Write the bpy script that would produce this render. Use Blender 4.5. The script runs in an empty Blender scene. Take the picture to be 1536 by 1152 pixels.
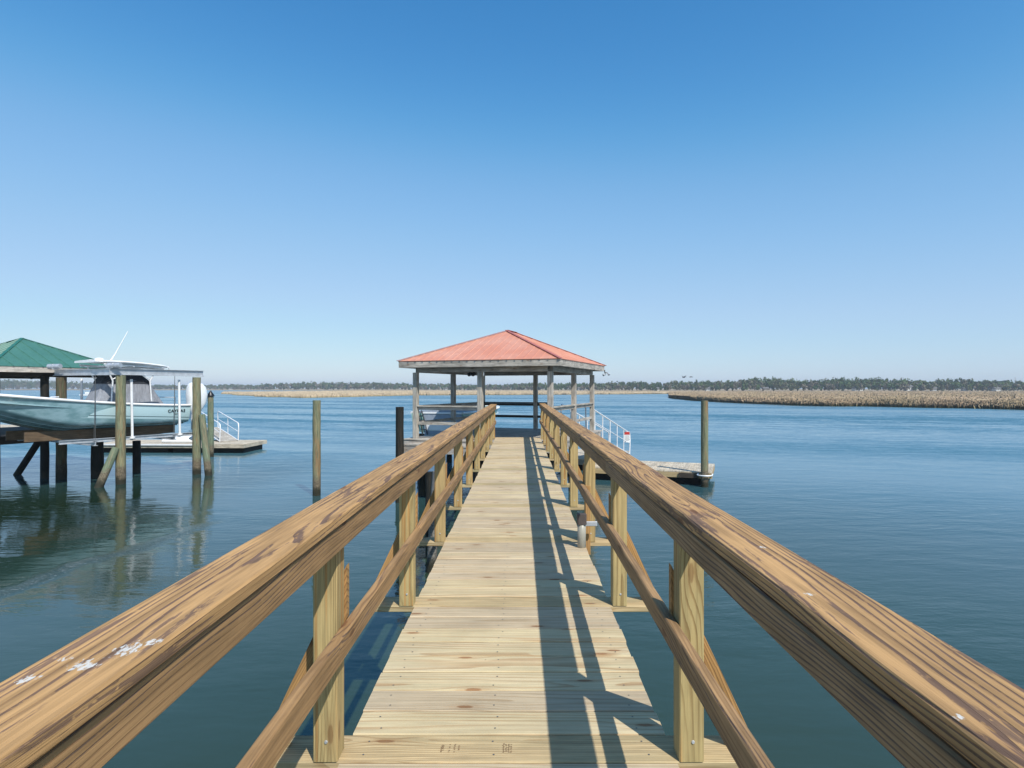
import bpy, math, random
import numpy as np
from mathutils import Vector, Matrix, noise as mnoise
R = math.radians
random.seed(7); rng = np.random.default_rng(11)
S = bpy.context.scene
COL = S.collection
WATER = -1.84          # water level; the walkway deck is z = 0
EYE = 1.36

# ------------------------------------------------------------------ tagging
def tag(o, label=None, cat=None, group=None, kind=None):
    if label: o['label'] = label
    if cat: o['category'] = cat
    if group: o['group'] = group
    if kind: o['kind'] = kind
    return o

def empty(name, loc, rz=0.0, label=None, cat=None, group=None):
    o = bpy.data.objects.new(name, None); COL.objects.link(o)
    o.empty_display_size = 0.2
    o.location = loc; o.rotation_euler = (0, 0, rz)
    return tag(o, label, cat, group)

def copy_tree(o, parent=None):
    c = o.copy(); COL.objects.link(c)
    if parent: c.parent = parent
    for ch in list(o.children):
        copy_tree(ch, c)
    return c

# ------------------------------------------------------------------ mesh builder
class MB:
    def __init__(s):
        s.v = []; s.f = []; s.g = []; s.r = []; s.sm = []
    def add(s, verts, faces, g=None, r=None, smooth=False):
        n = len(s.v)
        s.v += [tuple(p) for p in verts]
        s.f += [tuple(i + n for i in f) for f in faces]
        s.sm += [smooth] * len(faces)
        if g is None: g = [tuple(p) for p in verts]
        s.g += g
        if r is None: r = random.random()
        s.r += [r] * len(verts)
    def board(s, p0, p1, w, t, up=(0, 0, 1), ch=0.004, seg=1, wob=0.0, rr=None, wstretch=1.0):
        """timber from p0 to p1 (centre line), w wide across, t thick along 'up'; eased edges, grain coordinates kept per board"""
        p0 = Vector(p0); p1 = Vector(p1); d = p1 - p0; L = d.length; d.normalize()
        up = Vector(up); side = d.cross(up).normalized(); up = side.cross(d).normalized()
        hw, ht = w / 2, t / 2; c = min(ch, hw * .6, ht * .6)
        prof = [(-hw + c, -ht), (hw - c, -ht), (hw, -ht + c), (hw, ht - c), (hw - c, ht), (-hw + c, ht), (-hw, ht - c), (-hw, -ht + c)]
        r = random.random() if rr is None else rr
        so = random.uniform(0, 60); ao = random.uniform(-.09, .09); bo = random.uniform(.02, .13) * random.choice((-1, 1))
        ph = random.uniform(0, 6.28); ph2 = random.uniform(0, 6.28)
        V = []; G = []
        for i in range(seg + 1):
            u = i / seg
            q = p0 + d * (L * u)
            if wob:
                q = q + side * (wob * math.sin(u * L * 1.7 + ph)) + up * (wob * .7 * math.sin(u * L * 1.3 + ph2))
            for a, b in prof:
                aa, bb = a, b
                if wob and seg > 4:
                    k = 1 + (mnoise.noise(Vector((u * L * 7 + so, a * 9, b * 9))) * .012)
                    aa *= k; bb *= k
                V.append(q + side * aa + up * bb)
                G.append((u * L + so, a + ao, b + bo))
        F = []
        for i in range(seg):
            for j in range(8):
                k = (j + 1) % 8
                F.append((i * 8 + j, i * 8 + k, (i + 1) * 8 + k, (i + 1) * 8 + j))
        F.append(tuple(range(7, -1, -1))); F.append(tuple(seg * 8 + j for j in range(8)))
        s.add(V, F, G, r)
    def box(s, c, size, rot=0.0, ch=0.004, rr=None):
        """axis box, longest horizontal axis taken as the grain"""
        c = Vector(c); sx, sy, sz = size
        ca, sa = math.cos(rot), math.sin(rot); X = Vector((ca, sa, 0)); Y = Vector((-sa, ca, 0))
        if sz >= sx and sz >= sy: s.board(c - Vector((0, 0, sz / 2)), c + Vector((0, 0, sz / 2)), sx, sy, Y, ch, rr=rr)
        elif sx >= sy: s.board(c - X * sx / 2, c + X * sx / 2, sy, sz, (0, 0, 1), ch, rr=rr)
        else: s.board(c - Y * sy / 2, c + Y * sy / 2, sx, sz, (0, 0, 1), ch, rr=rr)
    def tube(s, pts, rad, n=12, cap=True, rough=0.0, smooth=True):
        """tube through pts; rad a number or one per point"""
        pts = [Vector(p) for p in pts]
        if not hasattr(rad, '__len__'): rad = [rad] * len(pts)
        V = []; G = []; so = random.uniform(0, 50); prev = None
        dist = 0
        for i, p in enumerate(pts):
            if i == 0: d = pts[1] - pts[0]
            elif i == len(pts) - 1: d = pts[-1] - pts[-2]
            else: d = (pts[i + 1] - p).normalized() + (p - pts[i - 1]).normalized()
            d.normalize()
            if prev is None:
                ref = Vector((1, 0, 0)) if abs(d.x) < .8 else Vector((0, 1, 0))
                a = d.cross(ref).normalized()
            else:
                a = (prev - d * prev.dot(d)).normalized()
            prev = a; b = d.cross(a)
            if i: dist += (p - pts[i - 1]).length
            for j in range(n):
                t = 2 * math.pi * j / n
                rr = rad[i]
                if rough: rr *= 1 + rough * mnoise.noise(Vector((math.cos(t) * 1.3 + so, math.sin(t) * 1.3, dist * 2.2)))
                o = a * (math.cos(t) * rr) + b * (math.sin(t) * rr)
                V.append(p + o); G.append((dist + so, math.cos(t) * rr, math.sin(t) * rr))
        F = []
        for i in range(len(pts) - 1):
            for j in range(n):
                k = (j + 1) % n
                F.append((i * n + j, i * n + k, (i + 1) * n + k, (i + 1) * n + j))
        r = random.random()
        s.add(V, F, G, r, smooth)
        if cap:
            s.add(V[:n], [tuple(range(n - 1, -1, -1))], G[:n], r)
            s.add(V[-n:], [tuple(range(n))], G[-n:], r)
    def pile(s, x, y, z0, z1, rad, lean=(0, 0), n=18):
        k = 14
        pts = [(x + lean[0] * i / k, y + lean[1] * i / k, z0 + (z1 - z0) * i / k) for i in range(k + 1)]
        s.tube(pts, [rad * (1.04 - .08 * i / k) for i in range(k + 1)], n, True, .10)
    def poly(s, verts, thick, nrm, rr=None):
        """flat outline with thickness along nrm"""
        nrm = Vector(nrm).normalized(); n = len(verts)
        A = [Vector(p) for p in verts]; B = [p - nrm * thick for p in A]
        F = [tuple(range(n)), tuple(range(2 * n - 1, n - 1, -1))]
        for i in range(n): F.append((i, i + n, (i + 1) % n + n, (i + 1) % n))
        s.add(A + B, F, None, rr)
    def sphere(s, c, r, nu=16, nv=10, sc=(1, 1, 1), smooth=True):
        V = []; F = []
        for i in range(nv + 1):
            th = math.pi * i / nv
            for j in range(nu):
                ph = 2 * math.pi * j / nu
                V.append((c[0] + r * sc[0] * math.sin(th) * math.cos(ph), c[1] + r * sc[1] * math.sin(th) * math.sin(ph), c[2] + r * sc[2] * math.cos(th)))
        for i in range(nv):
            for j in range(nu):
                k = (j + 1) % nu
                F.append((i * nu + j, (i + 1) * nu + j, (i + 1) * nu + k, i * nu + k))
        s.add(V, F, None, None, smooth)
    def loft(s, rings, closed=True, cap=True, smooth=True):
        n = len(rings[0]); V = [p for r_ in rings for p in r_]; F = []
        for i in range(len(rings) - 1):
            for j in range(n if closed else n - 1):
                k = (j + 1) % n
                F.append((i * n + j, i * n + k, (i + 1) * n + k, (i + 1) * n + j))
        r = random.random()
        s.add(V, F, None, r, smooth)
        if cap:
            s.add(rings[0], [tuple(range(n - 1, -1, -1))], None, r); s.add(rings[-1], [tuple(range(n))], None, r)
    def build(s, name, mat, parent=None, fixn=False):
        me = bpy.data.meshes.new(name)
        me.from_pydata(s.v, [], s.f)
        a = me.attributes.new('gco', 'FLOAT_VECTOR', 'POINT'); a.data.foreach_set('vector', np.array(s.g, dtype=np.float32).ravel())
        b = me.attributes.new('rnd', 'FLOAT', 'POINT'); b.data.foreach_set('value', np.array(s.r, dtype=np.float32))
        me.polygons.foreach_set('use_smooth', s.sm)
        me.materials.append(mat); me.update()
        if fixn:
            import bmesh
            bm = bmesh.new(); bm.from_mesh(me); bmesh.ops.remove_doubles(bm, verts=bm.verts, dist=1e-5)
            bmesh.ops.recalc_face_normals(bm, faces=bm.faces); bm.to_mesh(me); bm.free()
        o = bpy.data.objects.new(name, me); COL.objects.link(o)
        if parent: o.parent = parent
        return o

# ------------------------------------------------------------------ node helper
class NT:
    k = .77
    def __init__(s, name):
        s.m = bpy.data.materials.new(name); s.m.use_nodes = True
        s.t = s.m.node_tree; s.n = s.t.nodes; s.l = s.t.links; s.n.clear()
        s.out = s.n.new('ShaderNodeOutputMaterial')
        s.p = s.n.new('ShaderNodeBsdfPrincipled'); s.l.new(s.p.outputs[0], s.out.inputs['Surface'])
    def put(s, sock, v):
        if isinstance(v, bpy.types.NodeSocket): s.l.new(v, sock)
        elif isinstance(v, (tuple, list)) and sock.type == 'RGBA' and len(v) == 3: sock.default_value = (*v, 1)
        elif isinstance(v, (tuple, list)) or sock.type != 'VECTOR': sock.default_value = v
        else: sock.default_value = (v, v, v)
    def ma(s, op, a, b=0.0, c=0.0, clamp=False):
        n = s.n.new('ShaderNodeMath'); n.operation = op; n.use_clamp = clamp
        s.put(n.inputs[0], a); s.put(n.inputs[1], b); s.put(n.inputs[2], c); return n.outputs[0]
    def vm(s, op, a, b=(0, 0, 0)):
        n = s.n.new('ShaderNodeVectorMath'); n.operation = op; s.put(n.inputs[0], a)
        if op == 'SCALE': s.put(n.inputs['Scale'], b)
        else: s.put(n.inputs[1], b)
        return n.outputs['Value'] if op in ('LENGTH', 'DOT_PRODUCT', 'DISTANCE') else n.outputs[0]
    def noise(s, v, scale=1.0, det=3.0, rough=.5, dist=0.0, col=False):
        n = s.n.new('ShaderNodeTexNoise'); s.put(n.inputs['Vector'], v); s.put(n.inputs['Scale'], scale)
        n.inputs['Detail'].default_value = det; n.inputs['Roughness'].default_value = rough; n.inputs['Distortion'].default_value = dist
        return n.outputs['Color'] if col else n.outputs[0]
    def ss(s, v, a, b, lo=0.0, hi=1.0):
        n = s.n.new('ShaderNodeMapRange'); n.interpolation_type = 'SMOOTHSTEP'
        s.put(n.inputs[0], v); s.put(n.inputs[1], a); s.put(n.inputs[2], b); s.put(n.inputs[3], lo); s.put(n.inputs[4], hi); return n.outputs[0]
    def mix(s, f, a, b, blend='MIX'):
        n = s.n.new('ShaderNodeMix'); n.data_type = 'RGBA'; n.blend_type = blend
        s.put(n.inputs[0], f); s.put(n.inputs[6], a); s.put(n.inputs[7], b); return n.outputs[2]
    def attr(s, name, which='Vector'):
        n = s.n.new('ShaderNodeAttribute'); n.attribute_name = name; return n.outputs[which]
    def sep(s, v):
        n = s.n.new('ShaderNodeSeparateXYZ'); s.put(n.inputs[0], v); return n.outputs
    def comb(s, x, y, z):
        n = s.n.new('ShaderNodeCombineXYZ'); s.put(n.inputs[0], x); s.put(n.inputs[1], y); s.put(n.inputs[2], z); return n.outputs[0]
    def pos(s):
        return s.n.new('ShaderNodeNewGeometry').outputs['Position']
    def obj(s):
        return s.n.new('ShaderNodeTexCoord').outputs['Object']
    def bump(s, h, dist=.01, strength=1.0):
        n = s.n.new('ShaderNodeBump'); s.put(n.inputs['Height'], h); n.inputs['Distance'].default_value = dist
        s.put(n.inputs['Strength'], strength); s.l.new(n.outputs[0], s.p.inputs['Normal']); return n
    def fin(s, col, rough=.6, metal=0.0, spec=.5):
        if s.k != 1: col = s.mix(1.0, col, (s.k,) * 3, 'MULTIPLY')
        s.put(s.p.inputs['Base Color'], col); s.put(s.p.inputs['Roughness'], rough)
        s.put(s.p.inputs['Metallic'], metal); s.put(s.p.inputs['Specular IOR Level'], spec); return s.m

def cap_xy(px, py, h): Y = 900 * (1.36 - h) / (py - 582); return (px - 779) / 900 * Y, Y
SPOTS = [(*cap_xy(42, 1018, .924), .018, .022), (*cap_xy(128, 996, .924), .030, .030), (*cap_xy(98, 986, .924), .018, .014), (*cap_xy(195, 972, .924), .032, .040), (*cap_xy(228, 962, .924), .022, .020),
         (*cap_xy(1144, 821, .944), .010, .016), (*cap_xy(1214, 892, .944), .013, .015), (*cap_xy(1436, 1077, .944), .012, .010)]
def wood(name, light, dark, ring=120.0, ringk=.6, knot=.7, tone=.25, patch=None, patchcol=None, alt=None, altk=.5,
         fib=.25, rough=.75, spots=False, streak=None, streakk=0.0, dirt=.25, bend=.035, bumpd=.0012):
    n = NT(name); g = n.attr('gco'); rnd = n.attr('rnd', 'Fac')
    x, y, z = n.sep(g)
    # knots
    kv = n.comb(n.ma('MULTIPLY', x, 1.7), n.ma('ADD', n.ma('MULTIPLY', n.ma('ADD', y, z), 6.0), n.ma('MULTIPLY', rnd, 40.0)), 0.0)
    vo = n.n.new('ShaderNodeTexVoronoi'); vo.voronoi_dimensions = '2D'; vo.inputs['Scale'].default_value = 1.0; n.l.new(kv, vo.inputs['Vector'])
    kd = vo.outputs['Distance']; kr = n.sep(vo.outputs['Color'])[0]
    kd = n.ma('ADD', kd, n.ma('MULTIPLY', n.ss(kr, .55, .65), 1.0))
    kd = n.ma('ADD', kd, n.ma('MULTIPLY', n.ma('SUBTRACT', n.noise(g, 60, 2), .5), .03))
    kmask = n.ss(kd, .075, .045); kswirl = n.ss(kd, .42, .0)
    # growth rings of a log the board is sawn out of
    wv = n.vm('MULTIPLY', g, (.55, 3.0, 3.0))
    w1 = n.vm('SUBTRACT', n.noise(wv, 1.0, 2.0, .5, col=True), (.5, .5, .5))
    w2 = n.vm('SUBTRACT', n.noise(n.vm('MULTIPLY', g, (2.2, 14, 14)), 1.0, 2.0, .5, col=True), (.5, .5, .5))
    g2 = n.vm('ADD', g, n.vm('ADD', n.vm('SCALE', w1, bend * 2.6), n.vm('SCALE', w2, .012)))
    _, a, b = n.sep(g2)
    rr = n.ma('SQRT', n.ma('ADD', n.ma('MULTIPLY', a, a), n.ma('MULTIPLY', b, b)))
    rr = n.ma('ADD', rr, n.ma('MULTIPLY', kswirl, .014))
    ph = n.ma('FRACT', n.ma('MULTIPLY', rr, ring))
    rg = n.ma('MULTIPLY', n.ss(ph, .52, .90), n.ss(ph, 1.0, .95))
    rg = n.ma('MULTIPLY', rg, n.ss(n.noise(n.vm('MULTIPLY', g, (1.1, 9, 9)), 1.0, 2), .3, .62, .25, 1.0))
    fb = n.noise(n.vm('MULTIPLY', g, (9, 420, 420)), 1.0, 3.0, .6)
    fbc = n.noise(n.vm('MULTIPLY', g, (2.5, 55, 55)), 1.0, 3.0, .6)
    col = n.mix(n.ma('MULTIPLY', rg, ringk), light, dark)
    if alt: col = n.mix(n.ma('MULTIPLY', n.ss(n.ma('ADD', n.ma('MULTIPLY', n.noise(n.vm('MULTIPLY', g, (.8, 7, 7)), 1.0, 2), .7), n.ma('MULTIPLY', rnd, .6)), .45, .9), altk), col, n.mix(rg, alt, dark))
    if streak: col = n.mix(n.ma('MULTIPLY', n.ss(n.noise(n.vm('MULTIPLY', g, (.5, 26, 26)), 1.0, 2), .56, .66), streakk), col, streak)
    if patch is not None:
        pn = n.noise(n.vm('MULTIPLY', g2, (2.1, 27, 27)), 1.0, 6.0, .62)
        pm = n.ss(n.ma('ADD', pn, n.ma('MULTIPLY', rg, .20)), patch, patch + .035)
        chip = n.ss(n.noise(n.vm('MULTIPLY', g, (30, 90, 90)), 1.0, 3, .6), .34, .42)
        pm = n.ma('MULTIPLY', pm, chip)
        col = n.mix(n.ma('MULTIPLY', pm, .76), col, patchcol)
    kc = tuple(c * k for c, k in zip(dark, (.62, .42, .34)))
    col = n.mix(n.ma('MULTIPLY', kmask, knot), col, kc)
    col = n.mix(n.ma('MULTIPLY', n.ma('MULTIPLY', n.ss(kd, .2, .06), knot), .35), col, n.mix(.5, dark, (.55, .28, .12)))
    tf = n.ma('ADD', 1 - tone * .5, n.ma('MULTIPLY', rnd, tone))
    tf = n.ma('MULTIPLY', tf, n.ma('ADD', 1 - fib * .5, n.ma('MULTIPLY', fb, fib)))
    tf = n.ma('MULTIPLY', tf, n.ma('ADD', 1 - fib * .75, n.ma('MULTIPLY', n.ss(fbc, .3, .7), fib * 1.3)))
    if dirt:
        P = n.pos()
        dn = n.noise(P, 2.3, 6, .65)
        tf = n.ma('MULTIPLY', tf, n.ss(dn, .3, .62, 1 - dirt, 1.0))
    col = n.mix(1.0, col, n.comb(tf, tf, tf), 'MULTIPLY')
    if spots:      # bird droppings soaked into the top of the caps
        P2 = n.pos(); mm = None
        for (cx_, cy_, sx_, sy_) in SPOTS:
            dd = n.vm('LENGTH', n.vm('MULTIPLY', n.vm('SUBTRACT', P2, (cx_, cy_, 0)), (1 / sx_, 1 / sy_, 0)))
            sp = n.ss(dd, 1.1, .2); mm = sp if mm is None else n.ma('MAXIMUM', mm, sp)
        up_ = n.ma('GREATER_THAN', n.sep(n.n.new('ShaderNodeNewGeometry').outputs['Normal'])[2], .8)
        sn = n.noise(n.vm('MULTIPLY', P2, (150, 62, 1)), 1.0, 4, .65)
        sv = n.ma('MULTIPLY', n.ss(n.ma('ADD', sn, n.ma('MULTIPLY', mm, .17)), .60, .68), n.ma('MULTIPLY', n.ss(mm, .0, .25), up_))
        col = n.mix(n.ma('MULTIPLY', sv, .9), col, (.80, .79, .74))
    h = n.ma('ADD', n.ma('MULTIPLY', fb, .6), n.ma('ADD', n.ma('MULTIPLY', rg, .5), n.ma('MULTIPLY', fbc, .6)))
    n.bump(h, bumpd, 1.0)
    return n.fin(col, rough, 0, .3)

def plain(name, col, rough=.5, metal=0.0, var=.12, vs=3.0, spec=.5, bump=0.0, bs=30.0, dirt=None, dk=.0):
    n = NT(name); P = n.obj(); n.k = 1 if min(col) > .7 else .8
    f = n.noise(P, vs, 5, .6)
    k = n.ss(f, .25, .75, 1 - var, 1 + var)
    c = n.mix(1.0, col, n.comb(k, k, k), 'MULTIPLY')
    if dirt: c = n.mix(n.ma('MULTIPLY', n.ss(n.noise(P, vs * 2.3, 6, .7), .5, .7), dk), c, dirt)
    if bump: n.bump(n.noise(P, bs, 5, .6), bump)
    return n.fin(c, n.ma('ADD', rough - .06, n.ma('MULTIPLY', n.noise(P, vs * 4, 3), .12)), metal, spec)

M = {}
M['deck'] = wood('new_pine_decking', (.79, .635, .42), (.46, .30, .15), 62, .55, .9, .42, alt=(.60, .50, .29), altk=.8, fib=.18, dirt=.13, streak=(.68, .45, .26), streakk=.3)
M['post'] = wood('treated_pine_post', (.64, .455, .205), (.30, .205, .08), 105, .75, .6, .22, alt=(.37, .36, .17), altk=.4, fib=.3, dirt=.12, streak=(.50, .23, .06), streakk=.75)
M['plank'] = wood('outrigger_pine', (.70, .53, .29), (.4, .25, .11), 95, .65, .8, .25, alt=(.42, .40, .22), altk=.6, fib=.3, dirt=.15)
M['cap'] = wood('weathered_rail_cap', (.60, .35, .145), (.23, .115, .052), 88, .56, .8, .16, patch=.575, patchcol=(.165, .10, .078), fib=.36, spots=True, dirt=.12, bend=.05, bumpd=.0018)
M['rail'] = wood('stained_rail', (.50, .295, .13), (.20, .105, .05), 84, .6, .7, .2, patch=.66, patchcol=(.16, .11, .09), alt=(.38, .255, .14), altk=.6, bend=.06, fib=.36, dirt=.25)
M['brace'] = wood('brown_brace', (.56, .32, .12), (.24, .12, .05), 95, .75, .6, .2, fib=.3, dirt=.1)
M['grey'] = wood('weathered_grey_timber', (.72, .65, .57), (.34, .295, .25), 80, .6, .7, .3, alt=(.43, .41, .34), altk=.6, fib=.5, dirt=.35, streak=(.68, .63, .56), streakk=.4)
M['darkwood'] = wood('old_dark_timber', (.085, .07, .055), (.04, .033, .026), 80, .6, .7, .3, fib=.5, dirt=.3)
M['float'] = wood('float_decking', (.84, .74, .58), (.54, .44, .32), 80, .6, .7, .35, alt=(.62, .52, .38), altk=.6, fib=.5, dirt=.3)
M['bunk'] = wood('brown_bunk', (.24, .165, .10), (.1, .065, .04), 80, .6, .6, .2, fib=.5, dirt=.3)

def pile_mat(name, a, b, c, low, tide=.55):
    n = NT(name); g = n.attr('gco'); P = n.pos(); z = n.sep(P)[2]
    f = n.noise(n.vm('MULTIPLY', g, (1.2, 9, 9)), 1.0, 4, .6); f2 = n.noise(n.vm('MULTIPLY', g, (3, 60, 60)), 1.0, 4, .65)
    col = n.mix(n.ss(f, .35, .62), a, b); col = n.mix(n.ss(n.noise(n.vm('MULTIPLY', g, (.9, 5, 5)), 1.3, 5, .6), .52, .68), col, c)
    k = n.ss(f2, .3, .65, .5, 1.15); col = n.mix(1.0, col, n.comb(k, k, k), 'MULTIPLY')
    zn = n.ma('ADD', z, n.ma('MULTIPLY', n.noise(P, 6, 4), .35))
    lowc = n.mix(n.ss(n.noise(P, 26, 4, .7), .42, .58), low, tuple(x * .45 for x in low))
    col = n.mix(n.ss(zn, WATER + tide + .28, WATER + tide + .08), col, lowc)
    col = n.mix(n.ss(zn, WATER + .50, WATER + .30), col, (.035, .035, .022))
    n.bump(n.ma('ADD', f2, n.noise(P, 30, 4, .7)), .008)
    return n.fin(col, .8, 0, .3)
M['pile'] = pile_mat('green_tan_pile', (.34, .30, .17), (.25, .275, .17), (.36, .235, .12), (.27, .22, .15))
M['pile_green'] = pile_mat('algae_green_pile', (.25, .31, .20), (.20, .25, .16), (.30, .27, .17), (.26, .22, .15))
M['pile_dark'] = pile_mat('dark_shaded_pile', (.028, .026, .022), (.02, .024, .02), (.045, .036, .026), (.022, .024, .016))  # near-black: shade on the piles behind the boat is put into the colour
M['pile_grey'] = pile_mat('barnacled_pile', (.36, .34, .31), (.25, .235, .22), (.46, .43, .40), (.30, .28, .24), 1.2)
M['pile_brown'] = pile_mat('brown_green_pile', (.13, .10, .06), (.10, .105, .06), (.15, .09, .05), (.09, .075, .05))
M['galv'] = plain('galvanized_aluminium', (.66, .69, .72), .42, .45, .15, 6)
M['alu'] = plain('aluminium_tube', (.80, .81, .82), .45, .2, .08, 6)
M['steel_dark'] = plain('dark_tube', (.05, .055, .06), .5, .3)
M['white'] = plain('white_gelcoat', (.80, .81, .81), .25, 0, .05, 2, dirt=(.5, .5, .46), dk=.25)
M['pvc'] = plain('white_pvc', (.78, .79, .80), .4, 0, .05, 2, dirt=(.45, .45, .4), dk=.3)
M['black'] = plain('black_plastic', (.012, .012, .013), .35, 0, .1)
M['rope'] = plain('dark_cable', (.10, .10, .10), .7, .2)
M['cable'] = plain('steel_cable', (.22, .22, .21), .5, .6)
M['red'] = plain('sign_red', (.55, .03, .02), .5, 0, .06)
M['mint'] = plain('mint_gelcoat', (.42, .66, .55), .3, 0, .06)
M['coverblue'] = plain('blue_grey_canvas', (.36, .42, .50), .8, 0, .12, 5, bump=.01, bs=12)
M['mark'] = plain('ink_stamp', (.22, .13, .07), .9, 0, .2)
M['dropping'] = plain('bird_dropping', (.70, .69, .64), .9, 0, .1, 30)
M['lampglass'] = plain('frosted_lens', (.42, .40, .33), .35, 0, .1, 12)
M['lampcap'] = plain('brown_cap', (.11, .085, .075), .6, 0, .15, 12)
M['concretepost'] = plain('styrofoam_float', (.02, .021, .02), .9, 0, .2)

# hull paint with water reflections painted in, in the hull's own coordinates
def hull_mat():
    n = NT('aqua_hull_paint_reflections'); O = n.obj(); x, y, z = n.sep(O)
    light = (.66, .90, .95); teal = (.22, .40, .44); mid = (.38, .58, .64)
    sw = n.ma('SUBTRACT', n.ma('ADD', z, n.ma('MULTIPLY', n.ma('MAXIMUM', n.ma('SUBTRACT', y, 2.5), 0.0), -.25)), 0.0)
    lo = n.ma('ADD', .27, n.ma('MULTIPLY', n.ma('MAXIMUM', y, 0.0), .06))
    hi = n.ma('ADD', .49, n.ma('MULTIPLY', n.ma('SQRT', n.ma('MAXIMUM', n.ma('MULTIPLY', n.ma('SUBTRACT', 3.4, y), .69), 0.0)), .45))
    inside = n.ma('MULTIPLY', n.ma('GREATER_THAN', z, lo), n.ma('LESS_THAN', z, hi))
    col = n.mix(n.ss(n.noise(n.vm('MULTIPLY', O, (1, 1.1, 3.0)), 1.6, 4, .6), .38, .62), teal, mid)  # mottled reflection of the water painted into the darker teal
    col = n.mix(inside, col, light)
    band = n.ma('LESS_THAN', n.ma('ABSOLUTE', n.ma('SUBTRACT', z, n.ma('ADD', lo, .085))), .011)
    col = n.mix(n.ma('MULTIPLY', band, inside), col, (.03, .09, .11))
    n.put(n.p.inputs['Coat Weight'], .6); n.put(n.p.inputs['Coat Roughness'], .04)
    return n.fin(col, .22, 0, .5)
M['hull'] = hull_mat()

def canvas(name, c):
    n = NT(name); O = n.obj()
    f = n.noise(n.vm('MULTIPLY', O, (5, 5, .9)), 2.2, 4, .6)
    k = n.ss(f, .3, .7, .82, 1.1)
    n.bump(n.ma('ADD', n.noise(n.vm('MULTIPLY', O, (6, 6, .7)), 2.0, 3, .6), n.ma('MULTIPLY', n.noise(O, 200, 2), .04)), .05)
    return n.fin(n.mix(1.0, c, n.comb(k, k, k), 'MULTIPLY'), .85, 0, .2)
M['cover'] = canvas('grey_console_cover', (.33, .345, .38)); M['cover_dark'] = canvas('charcoal_cover_top', (.045, .05, .06))

def roofmat(name, c, c2, scr):
    n = NT(name); O = n.obj()
    f = n.noise(O, 1.1, 5, .62); f2 = n.noise(n.vm('MULTIPLY', O, (5, 5, 1)), 2.0, 4, .6)
    col = n.mix(n.ss(f, .35, .68), c, c2)
    col = n.mix(n.ma('MULTIPLY', n.ss(f2, .50, .70), .6), col, scr)
    n.bump(n.noise(O, 3, 3), .004)
    return n.fin(col, .42, .0, .4)
M['red_roof'] = roofmat('faded_red_metal', (.76, .305, .19), (.82, .395, .27), (.64, .24, .15))
M['green_roof'] = roofmat('green_metal', (.075, .215, .16), (.09, .25, .19), (.05, .16, .12))
M['red_trim'] = roofmat('red_ridge_metal', (.50, .14, .105), (.58, .19, .15), (.3, .08, .06))
M['green_trim'] = roofmat('green_ridge_metal', (.03, .17, .12), (.04, .2, .14), (.02, .1, .08))

# ------------------------------------------------------------------ world, sun, camera
SUN = Vector((.453, -.71, 1.0)).normalized()
EL = math.asin(SUN.z); AZ = math.atan2(SUN.x, SUN.y)
w = bpy.data.worlds.new('World'); S.world = w; w.use_nodes = True
wt = w.node_tree; bg = wt.nodes['Background']
sky = wt.nodes.new('ShaderNodeTexSky'); sky.sky_type = 'NISHITA'; sky.sun_disc = False
sky.sun_elevation = EL; sky.sun_rotation = AZ
sky.altitude = 0; sky.air_density = 1.0; sky.dust_density = .35; sky.ozone_density = 2.2
KS = .105
v1 = wt.nodes.new('ShaderNodeVectorMath'); v1.operation = 'SCALE'; v1.inputs['Scale'].default_value = KS; wt.links.new(sky.outputs[0], v1.inputs[0])
cv_ = wt.nodes.new('ShaderNodeRGBCurve'); wt.links.new(v1.outputs[0], cv_.inputs['Color'])
for ch_, pts_ in enumerate((((0, 0), (.06, .026), (.102, .058), (.188, .235), (.35, .41), (.50, .49), (1, .85)),
                            ((0, 0), (.10, .13), (.171, .25), (.301, .48), (.617, .695), (1, .93)),
                            ((0, 0), (.20, .31), (.314, .585), (.491, .81), (.624, .875), (1, 1.0)))):
    cc_ = cv_.mapping.curves[ch_]
    cc_.points[0].location = pts_[0]; cc_.points[-1].location = pts_[-1]
    for p_ in pts_[1:-1]: cc_.points.new(*p_)
cv_.mapping.update()
v2 = wt.nodes.new('ShaderNodeVectorMath'); v2.operation = 'SCALE'; v2.inputs['Scale'].default_value = 1 / KS; wt.links.new(cv_.outputs[0], v2.inputs[0])
wt.links.new(v2.outputs[0], bg.inputs[0]); bg.inputs[1].default_value = KS
ld = bpy.data.lights.new('sun', 'SUN'); ld.energy = 5.0; ld.angle = R(.53); ld.color = (1.0, .955, .88)
lo = bpy.data.objects.new('sun', ld); COL.objects.link(lo); lo.rotation_euler = (-SUN).to_track_quat('-Z', 'Y').to_euler(); lo.location = (20, -30, 40)
cd = bpy.data.cameras.new('camera'); cam = bpy.data.objects.new('camera', cd); COL.objects.link(cam); S.camera = cam
cam.location = (0, 0, EYE); cam.rotation_euler = (R(90), 0, 0)
cd.sensor_width = 36; cd.lens = 900 / 1536 * 36; cd.shift_x = -11 / 1536; cd.shift_y = 6 / 1536; cd.clip_start = .05; cd.clip_end = 12000
vs = S.view_settings; vs.view_transform = 'Standard'; vs.look = 'None'; vs.exposure = .0; vs.gamma = 1
S.render.engine = 'CYCLES'; S.cycles.max_bounces = 8; S.cycles.volume_bounces = 0

def at(px, py, Y):   # photo pixel + distance -> world
    return Vector(((px - 779) / 900 * Y, Y, EYE - (py - 582) / 900 * Y))
def on_water(px, py):
    return at(px, py, 3.2 * 900 / (py - 582))

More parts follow.
